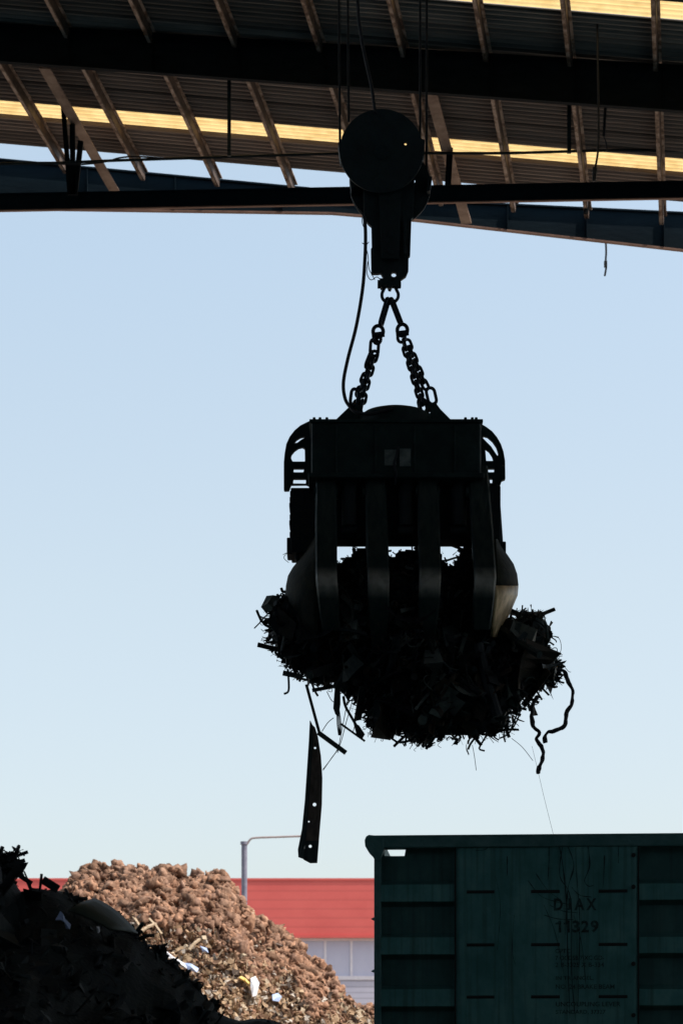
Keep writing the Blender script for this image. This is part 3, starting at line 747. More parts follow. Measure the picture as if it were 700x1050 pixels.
BUN = [(278, 622), (284, 612), (296, 606), (312, 612), (330, 595), (344, 577), (352, 572), (360, 567), (367, 561), (384, 558), (396, 559), (399, 569), (403, 570), (408, 563), (421, 563), (434, 558), (446, 560), (453, 567), (459, 575), (463, 578), (467, 572), (472, 561), (488, 560), (498, 640), (506, 655),
       (515, 641), (528, 633), (545, 628), (555, 632), (561, 650), (566, 668), (573, 688), (570, 697), (556, 705), (545, 715), (532, 722), (520, 729), (524, 740), (516, 750), (497, 753), (470, 755), (450, 758), (430, 764), (410, 752), (385, 750), (376, 742), (377, 728), (366, 718), (352, 708), (336, 700), (322, 697), (308, 692), (297, 683), (283, 668), (275, 655), (275, 640)]
def bun_t(x, y):
    """half thickness of the bundle (metres) at a picture position"""
    if not inside(BUN, x, y): return -1
    d = edge_dist(BUN, x, y) * .01
    lim = np.interp(y, [560, 600, 650, 700, 740], [.42, .6, .72, .85, .7])
    return min(lim, 1.25 * math.sqrt(d * .55))
bun = thing('scrap_bundle', 'tangled bundle of dark scrap metal gripped in the grapple tines', 'scrap bundle', P(420, 760, G))
m = MB(); step = 3.0; xs = np.arange(270, 580, step); ys = np.arange(556, 772, step)
idx = {}
def bn(x, y, s_): return .16 * fbm((x * .03, y * .03, s_ * 9.1), 5) + .08 * (noise.cell(Vector((x * .06, y * .07, s_))) - .5)
vs = []; inside_pts = []
for i, x in enumerate(xs):
    for j, y in enumerate(ys):
        t = bun_t(x, y)
        if t < 0: continue
        for s_ in (-1, 1):
            idx[(i, j, s_)] = len(vs); vs.append(P(x, y, G + s_ * max(.02, t + bn(x, y, s_))))
        inside_pts.append((x, y, t))
fs = []
for i in range(len(xs) - 1):
    for j in range(len(ys) - 1):
        ks = [(i, j), (i + 1, j), (i + 1, j + 1), (i, j + 1)]
        if all((a, b, 1) in idx for a, b in ks):
            for s_ in (-1, 1): fs.append(tuple(idx[(a, b, s_)] for a, b in (ks if s_ < 0 else ks[::-1])))
m.add(vs, fs)
# stitch the rim
from collections import Counter
ec = Counter()
for f in fs:
    for a, b in zip(f, f[1:] + f[:1]): ec[(min(a, b), max(a, b))] += 1
inv = {v: k for k, v in idx.items()}
for (a, b), c in list(ec.items()):
    if c == 1 and inv[a][2] == -1:
        m.f.append((a, b, idx[(*inv[b][:2], 1)], idx[(*inv[a][:2], 1)]))
core = m.build('tangled_core', 'scrap_core', bun); core['kind'] = 'stuff'
m = MB()
front = [p for p in inside_pts]
for k in range(2600):
    x, y, t = random.choice(front)
    s_ = -1 if random.random() < .75 else 1
    tt = max(0, t + bn(x, y, s_))
    d = edge_dist(BUN, x, y)
    s = random.uniform(.08, .5) if d > 14 else random.uniform(.06, .26)
    if y < 615: s *= .45
    piece(m, P(x, y, G + s_ * (tt + random.uniform(-.06, .04))), s)
# ragged rim: small bits all round the outline
for (ax, ay), (bx, by) in zip(BUN, BUN[1:] + BUN[:1]):
    n = int(math.hypot(bx - ax, by - ay) / 3.2) + 1
    up = (ay < 600)
    if up and 330 < ax < 500: continue
    for k in range(n):
        t = random.random(); x = ax + (bx - ax) * t + random.gauss(0, 2); y = ay + (by - ay) * t + random.gauss(0, 2)
        piece(m, P(x, y, G + random.uniform(-.3, .3)), min(.3, random.lognormvariate(math.log(.09), .6)))
ragged = m
for k in range(70):
    i_ = random.randrange(20, len(BUN)); (ax, ay), (bx, by) = BUN[i_], BUN[(i_ + 1) % len(BUN)]; t = random.random()
    x, y = ax + (bx - ax) * t, ay + (by - ay) * t
    ang = math.atan2(-(y - 670), x - 425) + random.gauss(0, .9)
    rot = Matrix.Rotation(-ang, 3, 'Y') @ Matrix.Rotation(random.uniform(0, 6.28), 3, 'X')
    piece(ragged, P(x, y, G + random.uniform(-.3, .3)), random.uniform(.15, .36), random.choice(['strip', 'strip', 'rod', 'angle', 'strip']), rot)
o = ragged.build('scrap_piece', 'scrap', bun); o['kind'] = 'stuff'
ragged2 = MB()
for k in range(46):
    x, y, t = random.choice([p for p in inside_pts if p[1] > 628])
    piece(ragged2, P(x, y, G - max(0, t) - random.uniform(.0, .12)), random.uniform(.3, .75), random.choice(['strip', 'strip', 'tube', 'angle', 'plate', 'rod']))
for k in range(60):
    x, y, t = random.choice([p for p in inside_pts if p[1] > 620]); pts = []
    a_ = random.uniform(0, 6.3)
    for i in range(6):
        pts.append(P(x, y, G - max(.05, t if t > 0 else 0) - .06)); a_ += random.gauss(0, .6); x += 9 * math.cos(a_); y += 9 * math.sin(a_); t = bun_t(x, y)
        if t < 0: break
    if len(pts) < 2: continue
    ragged2.tube(smooth_path(pts, 3), random.uniform(.004, .011), 5)
o = ragged2.build('scrap_piece', 'scrap', bun); o['kind'] = 'stuff'
# fringe of thin wires
m = MB()
for k in range(150):
    (ax, ay), (bx, by) = (lambda i: (BUN[i], BUN[(i + 1) % len(BUN)]))(random.randrange(21, len(BUN)))
    t = random.random(); x, y = ax + (bx - ax) * t, ay + (by - ay) * t
    cx, cy = 425, 670; dx, dy = x - cx, y - cy; l = math.hypot(dx, dy); dx /= l; dy /= l
    ln = random.uniform(4, 13); yo = random.uniform(-.3, .3); pts = []
    for i in range(5):
        q = i / 4; pts.append(P(x + dx * ln * (q - .3) + random.uniform(-2.5, 2.5), y + dy * ln * (q - .3) + random.uniform(-2.5, 2.5) + 2 * q, G + yo))
    m.tube(smooth_path(pts, 3), random.uniform(.0012, .0035), 4)
for pts in ([(515, 640), (519, 631), (527, 629), (532, 633), (538, 629), (543, 632)], [(520, 636), (529, 627), (538, 626), (544, 634)], [(566, 652), (573, 655), (575, 665), (572, 673)], [(567, 668), (574, 678), (582, 688), (585, 689)],
            [(372, 568), (360, 560)], [(296, 577), (291, 572), (294, 567), (290, 569)], [(484, 764), (486, 775), (488, 790)], [(500, 754), (506, 762)], [(524, 757), (535, 766), (546, 780)]):
    m.tube(smooth_path([P(x, y, G - .1) for x, y in pts], 5), .003, 4)
o = m.build('wire_fringe', 'scrap', bun); o['kind'] = 'stuff'

# pieces one can pick out under the bundle
def ribbon_blade():
    st = thing('steel_strip', 'long dark steel strip with punched holes dangling below the bundle', 'metal strip', P(320, 740, 23.6))
    Y = 23.6
    # main leaf with holes, and the folded flange on its left
    leaf = [(319, 742), (323, 746), (326, 756), (329, 775), (330.5, 798), (330, 825), (327.5, 855), (325, 884.5), (319, 884.5), (311, 881), (313, 862), (316, 830), (318, 790), (320, 760)]
    holes = [circ(322.4, 825, 1.9, 12), circ(318, 867.8, 1.6, 12), circ(323, 767, 1.2, 8), circ(316.6, 842.5, .9, 8)]
    m = MB(); m.plate([leaf] + holes, Y, .006); m.build('leaf', 'rusty', st)
    m = MB(); L_ = [(317.5, 739), (316.5, 760), (314.5, 790), (312.5, 820), (309.5, 850), (305.3, 871), (305.8, 879)]; Rr = [(319.5, 743), (320, 760), (318.2, 790), (316.4, 820), (314, 850), (311.5, 870), (311.2, 881)]
    m.loft([[P(a, b, Y - .06), P(c, d, Y - .008)] for (a, b), (c, d) in zip(L_, Rr)])
    o = m.build('flange', 'strip_steel', st); s_ = o.modifiers.new('t', 'SOLIDIFY'); s_.thickness = .008
    m = MB(); low = [(313.5, 862), (327, 862), (325.2, 885), (318, 885.2), (311, 881.5)]
    m.plate([low, circ(318, 867.8, 1.6, 12)], Y - .012, .004); m.build('doubler', 'strip_steel', st)
ribbon_blade()
mb = MB(); mb.bar(P(314, 702, 23.65), P(327.5, 752, 23.65), .03, .03, (0, 1, 0)); mb.bar(P(326, 751, 23.66), P(354.5, 772, 23.66), .045, .04, (0, 1, 0))
single(mb, 'bent_bar', 'strip_steel', 'dark bar bent at an elbow hanging beside the long strip', 'metal bar', smooth=False)
mb = MB(); mb.bar(P(290, 690, 23.7), P(310, 694, 23.7), .05, .03, (0, 1, 0)); mb.tube(smooth_path([P(295, 686, 23.7), P(296, 700, 23.7), P(295.5, 709, 23.7), P(291, 711.5, 23.7)], 4), .011, 6)
single(mb, 'hook_rod', 'strip_steel', 'small hooked rod at the lower left edge of the bundle', 'rod', smooth=False)
mb = MB(); mb.bar(P(320, 708, 23.8), P(341, 704, 23.8), .035, .03, (0, 1, 0))
single(mb, 'flat_bar', 'strip_steel', 'short level flat bar poking out at bundle underside left of wires', 'metal bar', smooth=False)
mb = MB(); mb.plate([[(343, 706), (349, 706), (349, 722), (347, 735), (343.5, 732), (341.5, 726)]], 23.75, .02)
for q in range(5): mb.tube(smooth_path([P(345 + q * .7, 728, 23.75), P(345.5 + q, 742, 23.75 + q * .01), P(347 + q * .5, 754, 23.75)], 4), .004, 4)
single(mb, 'crushed_tube', 'strip_steel', 'crushed dark tube with frayed end hanging under the bundle', 'tube', smooth=False)
mb = MB(); mb.tube(smooth_path([P(352, 714, 23.7), P(354, 724, 23.7), P(360, 735, 23.7), P(366, 745, 23.7), P(372, 752, 23.7)], 4), .014, 6); mb.plate([[(362, 741), (368, 744), (374, 753), (371, 758), (365, 752)]], 23.7, .015)
single(mb, 'curved_bracket', 'strip_steel', 'curved dark bracket with ragged tip hanging below the bundle', 'bracket', smooth=False)
mb = MB(); mb.bar(P(349, 742, 23.72), P(374, 760, 23.72), .02, .02, (0, 1, 0))
single(mb, 'thin_rod', 'strip_steel', 'thin slanting rod hanging under the curved bracket', 'rod', smooth=False)
mb = MB()
for pts in ([(357, 713), (353, 735), (349, 756), (346, 772)], [(362, 716), (355, 740), (348, 765), (340, 777), (331, 790)], [(349, 756), (346, 768), (338, 780), (331, 789)], [(342, 736), (336, 741), (330, 750)], [(335, 709), (339, 717), (342, 720)], [(367, 728), (364, 742), (362, 750)]):
    mb.tube(smooth_path([P(x, y, 23.74) for x, y in pts], 5), .004, 4)
single(mb, 'tie_wire', 'rusty', 'tangle of thin bent wires holding the long strip by its edge', 'wire')
def limp(pts, r, name, label):
    mb = MB(); pts = smooth_path([P(x, y, 23.6) for x, y in pts], 6)
    k = len(pts); vs = []; 
    mb.tube(pts, r, 8)
    mb.v = [tuple(Vector(v) + Vector((noise.noise(Vector(v) * 18), 0, noise.noise(Vector(v) * 18 + Vector((5, 5, 5))))) * r * .8) for v in mb.v]
    return single(mb, name, 'rubber', label, 'hose')
limp([(551, 714), (546, 722), (545, 735), (547, 745), (552, 751), (550, 758), (554, 764), (556.5, 772), (555, 780), (552.5, 787), (552, 793)], .02, 'torn_hose', 'torn black hose hanging straight lowest at right of the bundle')
limp([(570, 688), (577, 688), (581, 697), (586.5, 709), (585, 722), (580, 732), (578.5, 743), (573, 748), (563, 750.5), (558.5, 754), (558.5, 762)], .02, 'torn_hose', 'torn black hose curving out in a loop right of the bundle')
mb = MB()
for pts in ([(533, 723), (529, 734), (524, 746)], [(534, 724), (530, 738), (521, 752), (512, 757)]): mb.tube(smooth_path([P(x, y, 23.7) for x, y in pts], 5), .009, 5)
single(mb, 'bent_rod', 'strip_steel', 'pair of bent rods under right lobe of the bundle', 'rod')
mb = MB()
for pts in ([(545, 765), (551, 790), (558, 820), (567, 856)],): mb.tube(smooth_path([P(x, y, 23.7) for x, y in pts], 5), .0016, 4)
single(mb, 'fine_wire', 'rubber', 'hair thin wire trailing from the bundle down towards the railcar', 'wire')

# ------------------------------------------------------------------ railcar
RX = 21.0; KP = RX / F
base = P(384, HY, RX); base.z = 0
car = thing('railcar', 'dark green scrap railcar with ribbed end and stencilled panel', 'railcar', base, rz=R(-4))
def lp(px, py, out=0.0):
    """local point on the car's end: px,py picture measure, out towards the viewer"""
    return Vector(((px - 384) * KP / math.cos(R(4)), -out, CZ + (HY - py) * KP))
XR = 735
def lbox(m, x0, y0, x1, y1, o0, o1):
    a, b = lp(x0, y0), lp(x1, y1)
    m.box(((a.x + b.x) / 2, -(o0 + o1) / 2, (a.z + b.z) / 2), (b.x - a.x, o1 - o0, a.z - b.z))
prof = [(880, 0), (904, 0), (908.5, .075), (925, .085), (929.5, 0.0), (958, 0), (962.5, .075), (979, .085), (983.5, 0), (1011, 0), (1015.5, .075), (1032, .085), (1036.5, 0), (1064, 0)]
def rnd(prof):
    out = []
    for i, (y, o) in enumerate(prof): out.append((y, o))
    return out
def ribbed(xa, xb, name):
    m = MB(); xsn = np.linspace(xa, xb, 40)
    k_rows = [1 if prof[i][1] > .01 and prof[i + 1][1] > .01 else 0 for i in range(len(prof) - 1)]
    rows = []
    for y, o in prof:
        row = []
        for x in xsn:
            dent = .018 * noise.noise(Vector((x * .03, y * .03, 3)))
            yy = y
            if y == 880: yy = 866 if not (393 < x < 416) else 878
            row.append(lp(x, yy, o + dent))
        rows.append(row)
    m.loft(rows); o = m.build(name, 'railcar_shaded', car, world=False); o.data.materials.append(M['railcar'])
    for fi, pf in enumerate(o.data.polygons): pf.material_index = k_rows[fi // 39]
    s_ = o.modifiers.new('t', 'SOLIDIFY'); s_.thickness = .008; s_.offset = -1
    b = o.modifiers.new('bev', 'BEVEL'); b.width = .012; b.segments = 2; b.limit_method = 'ANGLE'; b.angle_limit = R(25)
ribbed(388, 467.5, 'ribbed_sheet'); ribbed(650, XR - 4, 'ribbed_sheet')
# flat lettered panel
m = MB(); xsn = np.linspace(466, 651.5, 30); ysn = np.linspace(865, 1064, 30)
m.loft([[lp(x, y, .098 + .012 * noise.noise(Vector((x * .02, y * .02, 7)))) for x in xsn] for y in ysn])
pan = m.build('lettered_panel', 'railcar', car, True, world=False, angle=0); s_ = pan.modifiers.new('t', 'SOLIDIFY'); s_.thickness = .012; s_.offset = -1
def on_panel(x, y): return .098 + .012 * noise.noise(Vector((x * .02, y * .02, 7)))
for y in (916, 970, 1023):
    for x0, x1 in ((478, 506), (543, 572), (611, 640)):
        m = MB(); n = 8
        def sl(x): return 1.7
        xx = np.linspace(x0, x1, 9)
        m.loft([[lp(x, y - 1.5, on_panel(x, y) + .003) for x in xx], [lp(x, y, on_panel(x, y) + .007) for x in xx], [lp(x, y + 1.7, on_panel(x, y) + .003) for x in xx]])
        m.build('slot', 'slot', pan, world=False)
# panel edge weld bead and bolts
for x in (466.5, 651):
    m = MB(); m.tube([lp(x, y, on_panel(x, y) + .002) for y in np.linspace(866, 1060, 20)], .007, 6); m.build('weld_bead', 'slot', pan, world=False)
for y in (880, 912, 990, 1042):
    m = MB(); m.cyl(lp(646, y, .09), lp(646, y, .125), .02, 8); m.build('bolt', 'slot', pan, world=False)
# stencils
def text(s, x, y, h, wpx, parent, bold=.012):
    cu = bpy.data.curves.new('lettering', 'FONT'); cu.body = s; cu.size = 1; cu.resolution_u = 3; cu.offset = bold
    o = bpy.data.objects.new('lettering', cu); COL.objects.link(o); bpy.context.view_layer.update()
    me = bpy.data.meshes.new_from_object(o.evaluated_get(bpy.context.evaluated_depsgraph_get())); bpy.data.objects.remove(o)
    v = np.array([p.co[:] for p in me.vertices]); x0, y0, x1, y1 = v[:, 0].min(), v[:, 1].min(), v[:, 0].max(), v[:, 1].max()
    for p in me.vertices:
        px = x + (p.co.x - x0) / (x1 - x0) * wpx; py = y - (p.co.y - y0) / (y1 - y0) * h
        p.co = lp(px, py, on_panel(px, py) + .0045)
    me.materials.clear(); me.materials.append(M['letter'])
    t = bpy.data.objects.new('lettering', me); COL.objects.link(t); t.parent = parent
for s, x, y, h, wd in (('OPTC', 567.5, 979, 4.6, 15), ('7 OCDSB/7 XC GD-', 567.5, 986, 4.6, 49), ('2 B-3325 X B-334', 567.5, 993, 4.6, 49),
                       ('IN TRIANGEL,', 568, 1006.6, 4.6, 38), ('NO. 24 BRAKE BEAM', 568, 1015.2, 4.6, 59), ('UNCOUPLING LEVER', 568, 1033, 4.8, 65), ('STANDARD, 37327', 568, 1041.2, 4.8, 50)):
    text(s, x, y, h, wd, pan)
for ch, x, wd in (('D', 566, 9), ('J', 577.5, 6.5), ('A', 586.5, 10.5), ('X', 598.5, 10.5)): text(ch, x, 935.5, 12.3, wd, pan, .035)
for ch, x, wd in (('3', 584.5, 7.6), ('2', 593.5, 7.8), ('9', 603, 8)): text(ch, x, 958, 12.3, wd, pan, .035)
for x in (567.5, 576):
    m = MB(); pts = [(x + 3.6, 945.7), (x + 6, 945.7), (x + 6, 958), (x + 3.4, 958), (x + 3.4, 949.6), (x, 949.6), (x, 948), (x + 2.6, 947.4)]
    m.v = [tuple(lp(a, b, on_panel(a, b) + .0045)) for a, b in pts]; m.f = [tuple(t) for t in tessellate_polygon([[Vector((a, -b, 0)) for a, b in pts]])]
    m.build('lettering', 'letter', pan, world=False)
# scrapes on the panel
m = MB()
def scrape(pts, w_):
    pts = smooth_path([Vector((x, y, 0)) for x, y in pts], 6); k = len(pts); rows = [[], []]
    for i, p in enumerate(pts):
        t = (pts[min(i + 1, k - 1)] - pts[max(i - 1, 0)]).normalized(); n_ = Vector((-t.y, t.x, 0)); ww = w_ * (.3 + .9 * abs(noise.noise(Vector((p.y * .11, p.x * .1, w_)))) * 1.6) * min(1, 4 * (1 - i / k) + .2)
        for r_, sgn in zip(rows, (-1, 1)):
            q = p + n_ * ww * sgn; r_.append(lp(q.x, q.y, on_panel(q.x, q.y) + .0035))
    m.loft(rows)
for pts, w_ in (([(571, 868), (575, 890), (579, 930), (580, 980), (582, 1045)], 1.1), ([(575, 868), (572, 900), (583, 925), (584, 1000), (588, 1048)], .8), ([(579, 868), (586, 890), (580, 915), (578, 960)], .7), ([(588, 872), (589, 900), (592, 950), (590, 1040)], .5),
                ([(600, 868), (602, 890), (597, 905), (601, 911), (606, 910)], .9), ([(561, 868), (561, 885), (560, 905)], .9), ([(562, 930), (575, 936), (590, 938)], .5), ([(556, 940), (570, 944), (586, 945)], .5),
                ([(540, 905), (552, 920), (566, 926), (584, 930)], .6), ([(548, 898), (560, 915), (572, 924)], .5), ([(584, 912), (592, 920), (604, 922)], .5), ([(617, 880), (616, 905), (615, 913)], .5), ([(519, 880), (519, 900)], .5),
                ([(556, 930), (568, 960), (576, 1000)], .4), ([(586, 940), (594, 970), (598, 1010)], .4), ([(631, 870), (631, 888)], .4), ([(507, 900), (512, 930), (509, 975)], .35), ([(526, 940), (524, 975), (527, 990)], .4), ([(489, 870), (500, 868), (497, 873), (487, 874)], .6)):
    scrape(pts, w_)
m.build('scrape_mark', 'scratch', pan, world=False)
# top chord
m = MB(); lbox(m, 383, 858.5, XR, 871, -.06, .12); lbox(m, 379, 858, XR + 3, 860.8, -.065, .124); 
m.build('top_chord', 'rail_edge', car, world=False, bevel=.012)
# battered left corner cap
m = MB(); cap = [(383, 858), (379, 857.5), (376, 859), (374.5, 863), (375, 869), (378, 874), (382, 878), (384, 882), (389, 884), (392, 878), (394, 873), (394, 860)]
m.plate3([[lp(x, y) for x, y in cap]], Vector((0, .13, 0))); m.build('corner_cap', 'rail_edge', car, world=False, bevel=.02)
# corner posts
for x0, x1 in ((384, 391), (XR - 7, XR)):
    m = MB(); lbox(m, x0, 872, x1, 1072, -.08, .1)
    for y in (942.5, 996): m.plate3([[lp(x0 + .5, y - 2.5), lp(x0 - 4, y), lp(x0 + .5, y + 2)]], Vector((0, .03, 0)))
    m.build('corner_post', 'rail_edge', car, world=False, bevel=.008)
# side walls with stakes, floor, underframe, wheels
zb = lp(0, 1062).z; zt = lp(0, 860).z; Wd = lp(XR, 0).x; LEN = 15.8
for x in (.02, Wd - .02):
    m = MB(); m.box((x, LEN / 2 + .1, (zb + zt) / 2), (.012, LEN - .1, zt - zb)); sg = 1 if x < 1 else -1
    m.box((x - sg * .01, LEN / 2 + .1, zt - .05), (.11, LEN - .1, .1))
    for k in range(11): m.box((x + sg * .05, .7 + k * 1.48, (zb + zt) / 2 - .03), (.08, .14, zt - zb - .16))
    m.build('side_wall', 'railcar', car, world=False)
m = MB(); m.box((Wd / 2, LEN, (zb + zt) / 2 - .1), (Wd - .1, .03, zt - zb - .3)); m.build('far_end_sheet', 'railcar', car, world=False)
m = MB(); m.box((Wd / 2, LEN / 2, zb + .02), (Wd - .06, LEN - .05, .06)); m.box((Wd / 2, LEN / 2, zb - .2), (.5, LEN, .34)); m.box((Wd / 2, .1, zb - .17), (Wd - .1, .3, .3)); m.build('underframe', 'rail_edge', car, world=False)
for yy in (1.6, 3.3, LEN - 3.3, LEN - 1.6):
    for x in (Wd / 2 - .75, Wd / 2 + .75):
        m = MB(); m.cyl((x - .06, yy, .76), (x + .06, yy, .76), .44, 28); m.cyl((x - .09, yy, .76), (x - .03, yy, .76), .48, 28); m.build('wheel', 'black_steel', car, world=False)
for x in (Wd / 2 - .75, Wd / 2 + .75):
    m = MB(); m.box((x, 8, .22), (.07, 60, .12))
    o = m.build('rail', 'black_steel', None, world=False); o.location = base; o.rotation_euler.z = R(-4); o['kind'] = 'structure'
m = MB(); c1 = Vector((Wd / 2, 8, 0)); m.add([c1 + Vector((sx * w_, sy * 30, z)) for z, w_ in ((.008, 2.2), (.16, 1.5)) for sx, sy in ((-1, -1), (1, -1), (1, 1), (-1, 1))], [(4, 5, 6, 7), (0, 1, 5, 4), (1, 2, 6, 5), (2, 3, 7, 6), (3, 0, 4, 7)])
o = m.build('track_bed', 'ground', None, world=False); o.location = base; o.rotation_euler.z = R(-4); o['kind'] = 'structure'

# ------------------------------------------------------------------ dark scrap heap in front at the left
HY0 = 17.0
HS = [(-260, 850), (-60, 866), (0, 889), (12, 900), (24, 917), (44, 914), (62, 915), (75, 921), (100, 933), (120, 946), (143, 958), (150, 966), (165, 980), (185, 996), (200, 1012), (214, 1030), (226, 1042), (245, 1047), (265, 1043), (285, 1046), (302, 1052), (330, 1080), (380, 1128)]
def heap_top(px): return np.interp(px, [a for a, _ in HS], [b for _, b in HS])
heap = thing('scrap_heap', 'black shadowed scrap metal heap in the lower left corner', 'scrap heap', P(60, 1247, HY0))
m = MB(); xs = np.arange(-260, 384, 5.0); yy = np.linspace(-4.2, 3.5, 46); rows = []
def heap_pt(px, dy):
    top = P(px, heap_top(px), HY0).z
    z = top - .55 * math.sqrt(dy * dy + .05) + .12
    X = (px - HX) * HY0 / F
    z += .16 * fbm((X * 1.6, dy * 1.6, 0), 5) * min(1, .35 + abs(dy))
    return Vector((X, HY0 + dy, max(-.05, min(z, top + .02) )))
for dy in yy: rows.append([heap_pt(px, dy) for px in xs])
m.loft(rows); o = m.build('heap_body', 'scrap_core', heap); o['kind'] = 'stuff'
m = MB()
for k in range(2000):
    px = random.uniform(-120, 310); dy = random.uniform(-3.2, .5)
    if px > 215: 
        if random.random() < .6: continue
    p = heap_pt(px, dy); s = random.uniform(.06, .4) if px < 215 else random.uniform(.03, .1)
    if dy > -.25: s *= .45 if not 18 < px < 70 else .25
    elif random.random() < .12: s = random.uniform(.4, .8)
    piece(m, p + Vector((0, 0, -.25 * s)), s)
for px, py, s in [(random.uniform(-10, 22), random.uniform(873, 890), random.uniform(.06, .16)) for _ in range(70)] + [(random.uniform(-10, 14), random.uniform(884, 905), random.uniform(.08, .2)) for _ in range(60)] + [(px_, heap_top(px_) + random.uniform(-2, 4), random.uniform(.04, .2)) for px_ in [random.uniform(66, 225) for _ in range(130)]]:
    if px > 8 + (888 - py) * 1.1 and py < 888: continue
    piece(m, P(px, py, HY0), s)
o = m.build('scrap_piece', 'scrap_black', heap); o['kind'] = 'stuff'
def rod(pts, r, label, name='sticking_rod', cat='rod', wide=False):
    mb = MB()
    if wide: mb.bar(P(*pts[0], HY0 - .3), P(*pts[1], HY0 - .3), r * 2, .012, (0, 1, 0))
    else: mb.tube([P(x, y, HY0 - .3) for x, y in pts], r, 6)
    single(mb, name, 'scrap', label, cat, smooth=False)
rod([(33, 915), (27, 900)], .012, 'thin rod leaning left out of the dark heap, leftmost against the red wall')
rod([(34, 914), (25, 893.5)], .006, 'thinnest rod sticking up from the dark heap against the red wall')
rod([(41, 914), (43, 896)], .01, 'upright rod sticking from the dark heap, rightmost against the red wall')
rod([(16, 895), (33, 906)], .016, 'dark flat offcut slanting across heap top at left', 'flat_offcut', 'offcut', True)
rod([(8, 881), (29, 873.5)], .012, 'spiky offcut pointing right from highest tip of dark heap', 'flat_offcut', 'offcut', True)
rod([(8, 888), (26, 882)], .014, 'broad offcut pointing right just under the heap tip', 'flat_offcut', 'offcut', True)
rod([(44, 902), (60, 912)], .03, 'thick dark bar end lying on heap behind the curved sheet', 'bar_end', 'bar', True)
# curved sheet
m = MB(); rows = []
for i in range(9):
    t = i / 8; a = Vector((70, 934, 0)).lerp(Vector((113, 953, 0)), t); b = Vector((97, 921, 0)).lerp(Vector((142, 957, 0)), t); row = []
    for j in range(7):
        s_ = j / 6; q = a.lerp(b, s_); row.append(P(q.x, q.y - 5.5 * math.sin(math.pi * t) ** .8 * (.4 + .6 * s_), HY0 - .9 + .45 * s_) + Vector((0, -.12 * math.sin(math.pi * s_), 0)))
    rows.append(row)
m.loft(rows); single(m, 'curved_sheet', 'sheet_green', 'curved dark green metal sheet lying on the shadowed heap', 'metal sheet')
o = bpy.data.objects['curved_sheet']; s_ = o.modifiers.new('t', 'SOLIDIFY'); s_.thickness = .012
def scrap_flake(outline, Y, name, mt, label, cat):
    mb = MB(); cx = sum(p[0] for p in outline) / len(outline); cy = sum(p[1] for p in outline) / len(outline); n = len(outline)
    mb.add([P(cx, cy, Y - .03)] + [P(x, y, Y + random.uniform(-.04, .04)) for x, y in outline], [(0, i + 1, (i + 1) % n + 1) for i in range(n)])
    o = single(mb, name, mt, label, cat, smooth=False); s_ = o.modifiers.new('t', 'SOLIDIFY'); s_.thickness = .006; return o
scrap_flake([(62, 934), (65, 937), (67, 942), (73, 948), (72, 953), (68, 952), (66, 946), (62, 943), (57, 943), (60, 938)], HY0 - 1.0, 'plastic_scrap', 'blue_plastic', 'pale bluish plastic scrap caught in the dark heap', 'plastic')
scrap_flake([(99, 950), (102, 950), (103, 955), (101, 957)], HY0 - 1.0, 'plastic_scrap', 'white_plastic', 'tiny white plastic scrap glinting under the curved green sheet', 'plastic')

# ------------------------------------------------------------------ sunlit pile of shredded scrap
PY = 66.0
PS = [(-300, 1180), (-60, 1040), (20, 965), (50, 930), (64, 912), (76, 905), (110, 900), (150, 900), (190, 903), (216, 909), (245, 927), (290, 969), (330, 1006), (383, 1041), (450, 1090), (520, 1145)]
def pile_top(px): return np.interp(px, [a for a, _ in PS], [b for _, b in PS])
def pile_z(X, dy):
    px = HX + X * F / PY
    z = P(0, pile_top(px), PY).z - .66 * math.sqrt(dy * dy + .3) + .36
    z += .55 * fbm((X * .45, dy * .45, 2), 5) * min(1, .3 + abs(dy) * .3) 
    return z
pile = thing('shredded_pile', 'sunlit brown pile of shredded rusty scrap before the red building', 'scrap pile', P(150, 1153, PY))
xs = np.arange(-19, 6, .22); ys = np.arange(-13, 4, .22); m = MB()
m.loft([[Vector((x, PY + y, max(-.1, pile_z(x, y)))) for x in xs] for y in ys])
o = m.build('pile_body', 'pile_crevice_shade', pile, True, angle=0); o['kind'] = 'stuff'
import bmesh
bm = bmesh.new(); bmesh.ops.create_icosphere(bm, subdivisions=2, radius=1); bm.verts.ensure_lookup_table()
IV = np.array([v.co[:] for v in bm.verts]); IF = np.array([[v.index for v in f.verts] for f in bm.faces]); bm.free()
def lump_variants(k):
    out = []
    for i in range(k):
        d = np.array([1 + .75 * noise.fractal(Vector(v) * 1.7 + Vector((i * 7.3, 0, 0)), 1, 2, 3) for v in IV]); out.append(IV * d[:, None])
    return out
LV = lump_variants(14)
def numpy_mesh(V, Fc, name, m, parent, smooth=True):
    me = bpy.data.meshes.new(name); V = V - np.array(parent.location[:])
    me.vertices.add(len(V)); me.vertices.foreach_set('co', V.astype(np.float32).ravel())
    me.loops.add(Fc.size); me.loops.foreach_set('vertex_index', Fc.astype(np.int32).ravel())
    me.polygons.add(len(Fc)); me.polygons.foreach_set('loop_start', np.arange(0, Fc.size, Fc.shape[1], dtype=np.int32))
    me.update(); me.validate()
    if smooth: me.shade_smooth()
    me.materials.append(M[m]); o = bpy.data.objects.new(name, me); COL.objects.link(o); o.parent = parent; o['kind'] = 'stuff'; return o
Vs = []; Fs = []; off = 0; cnt = 0
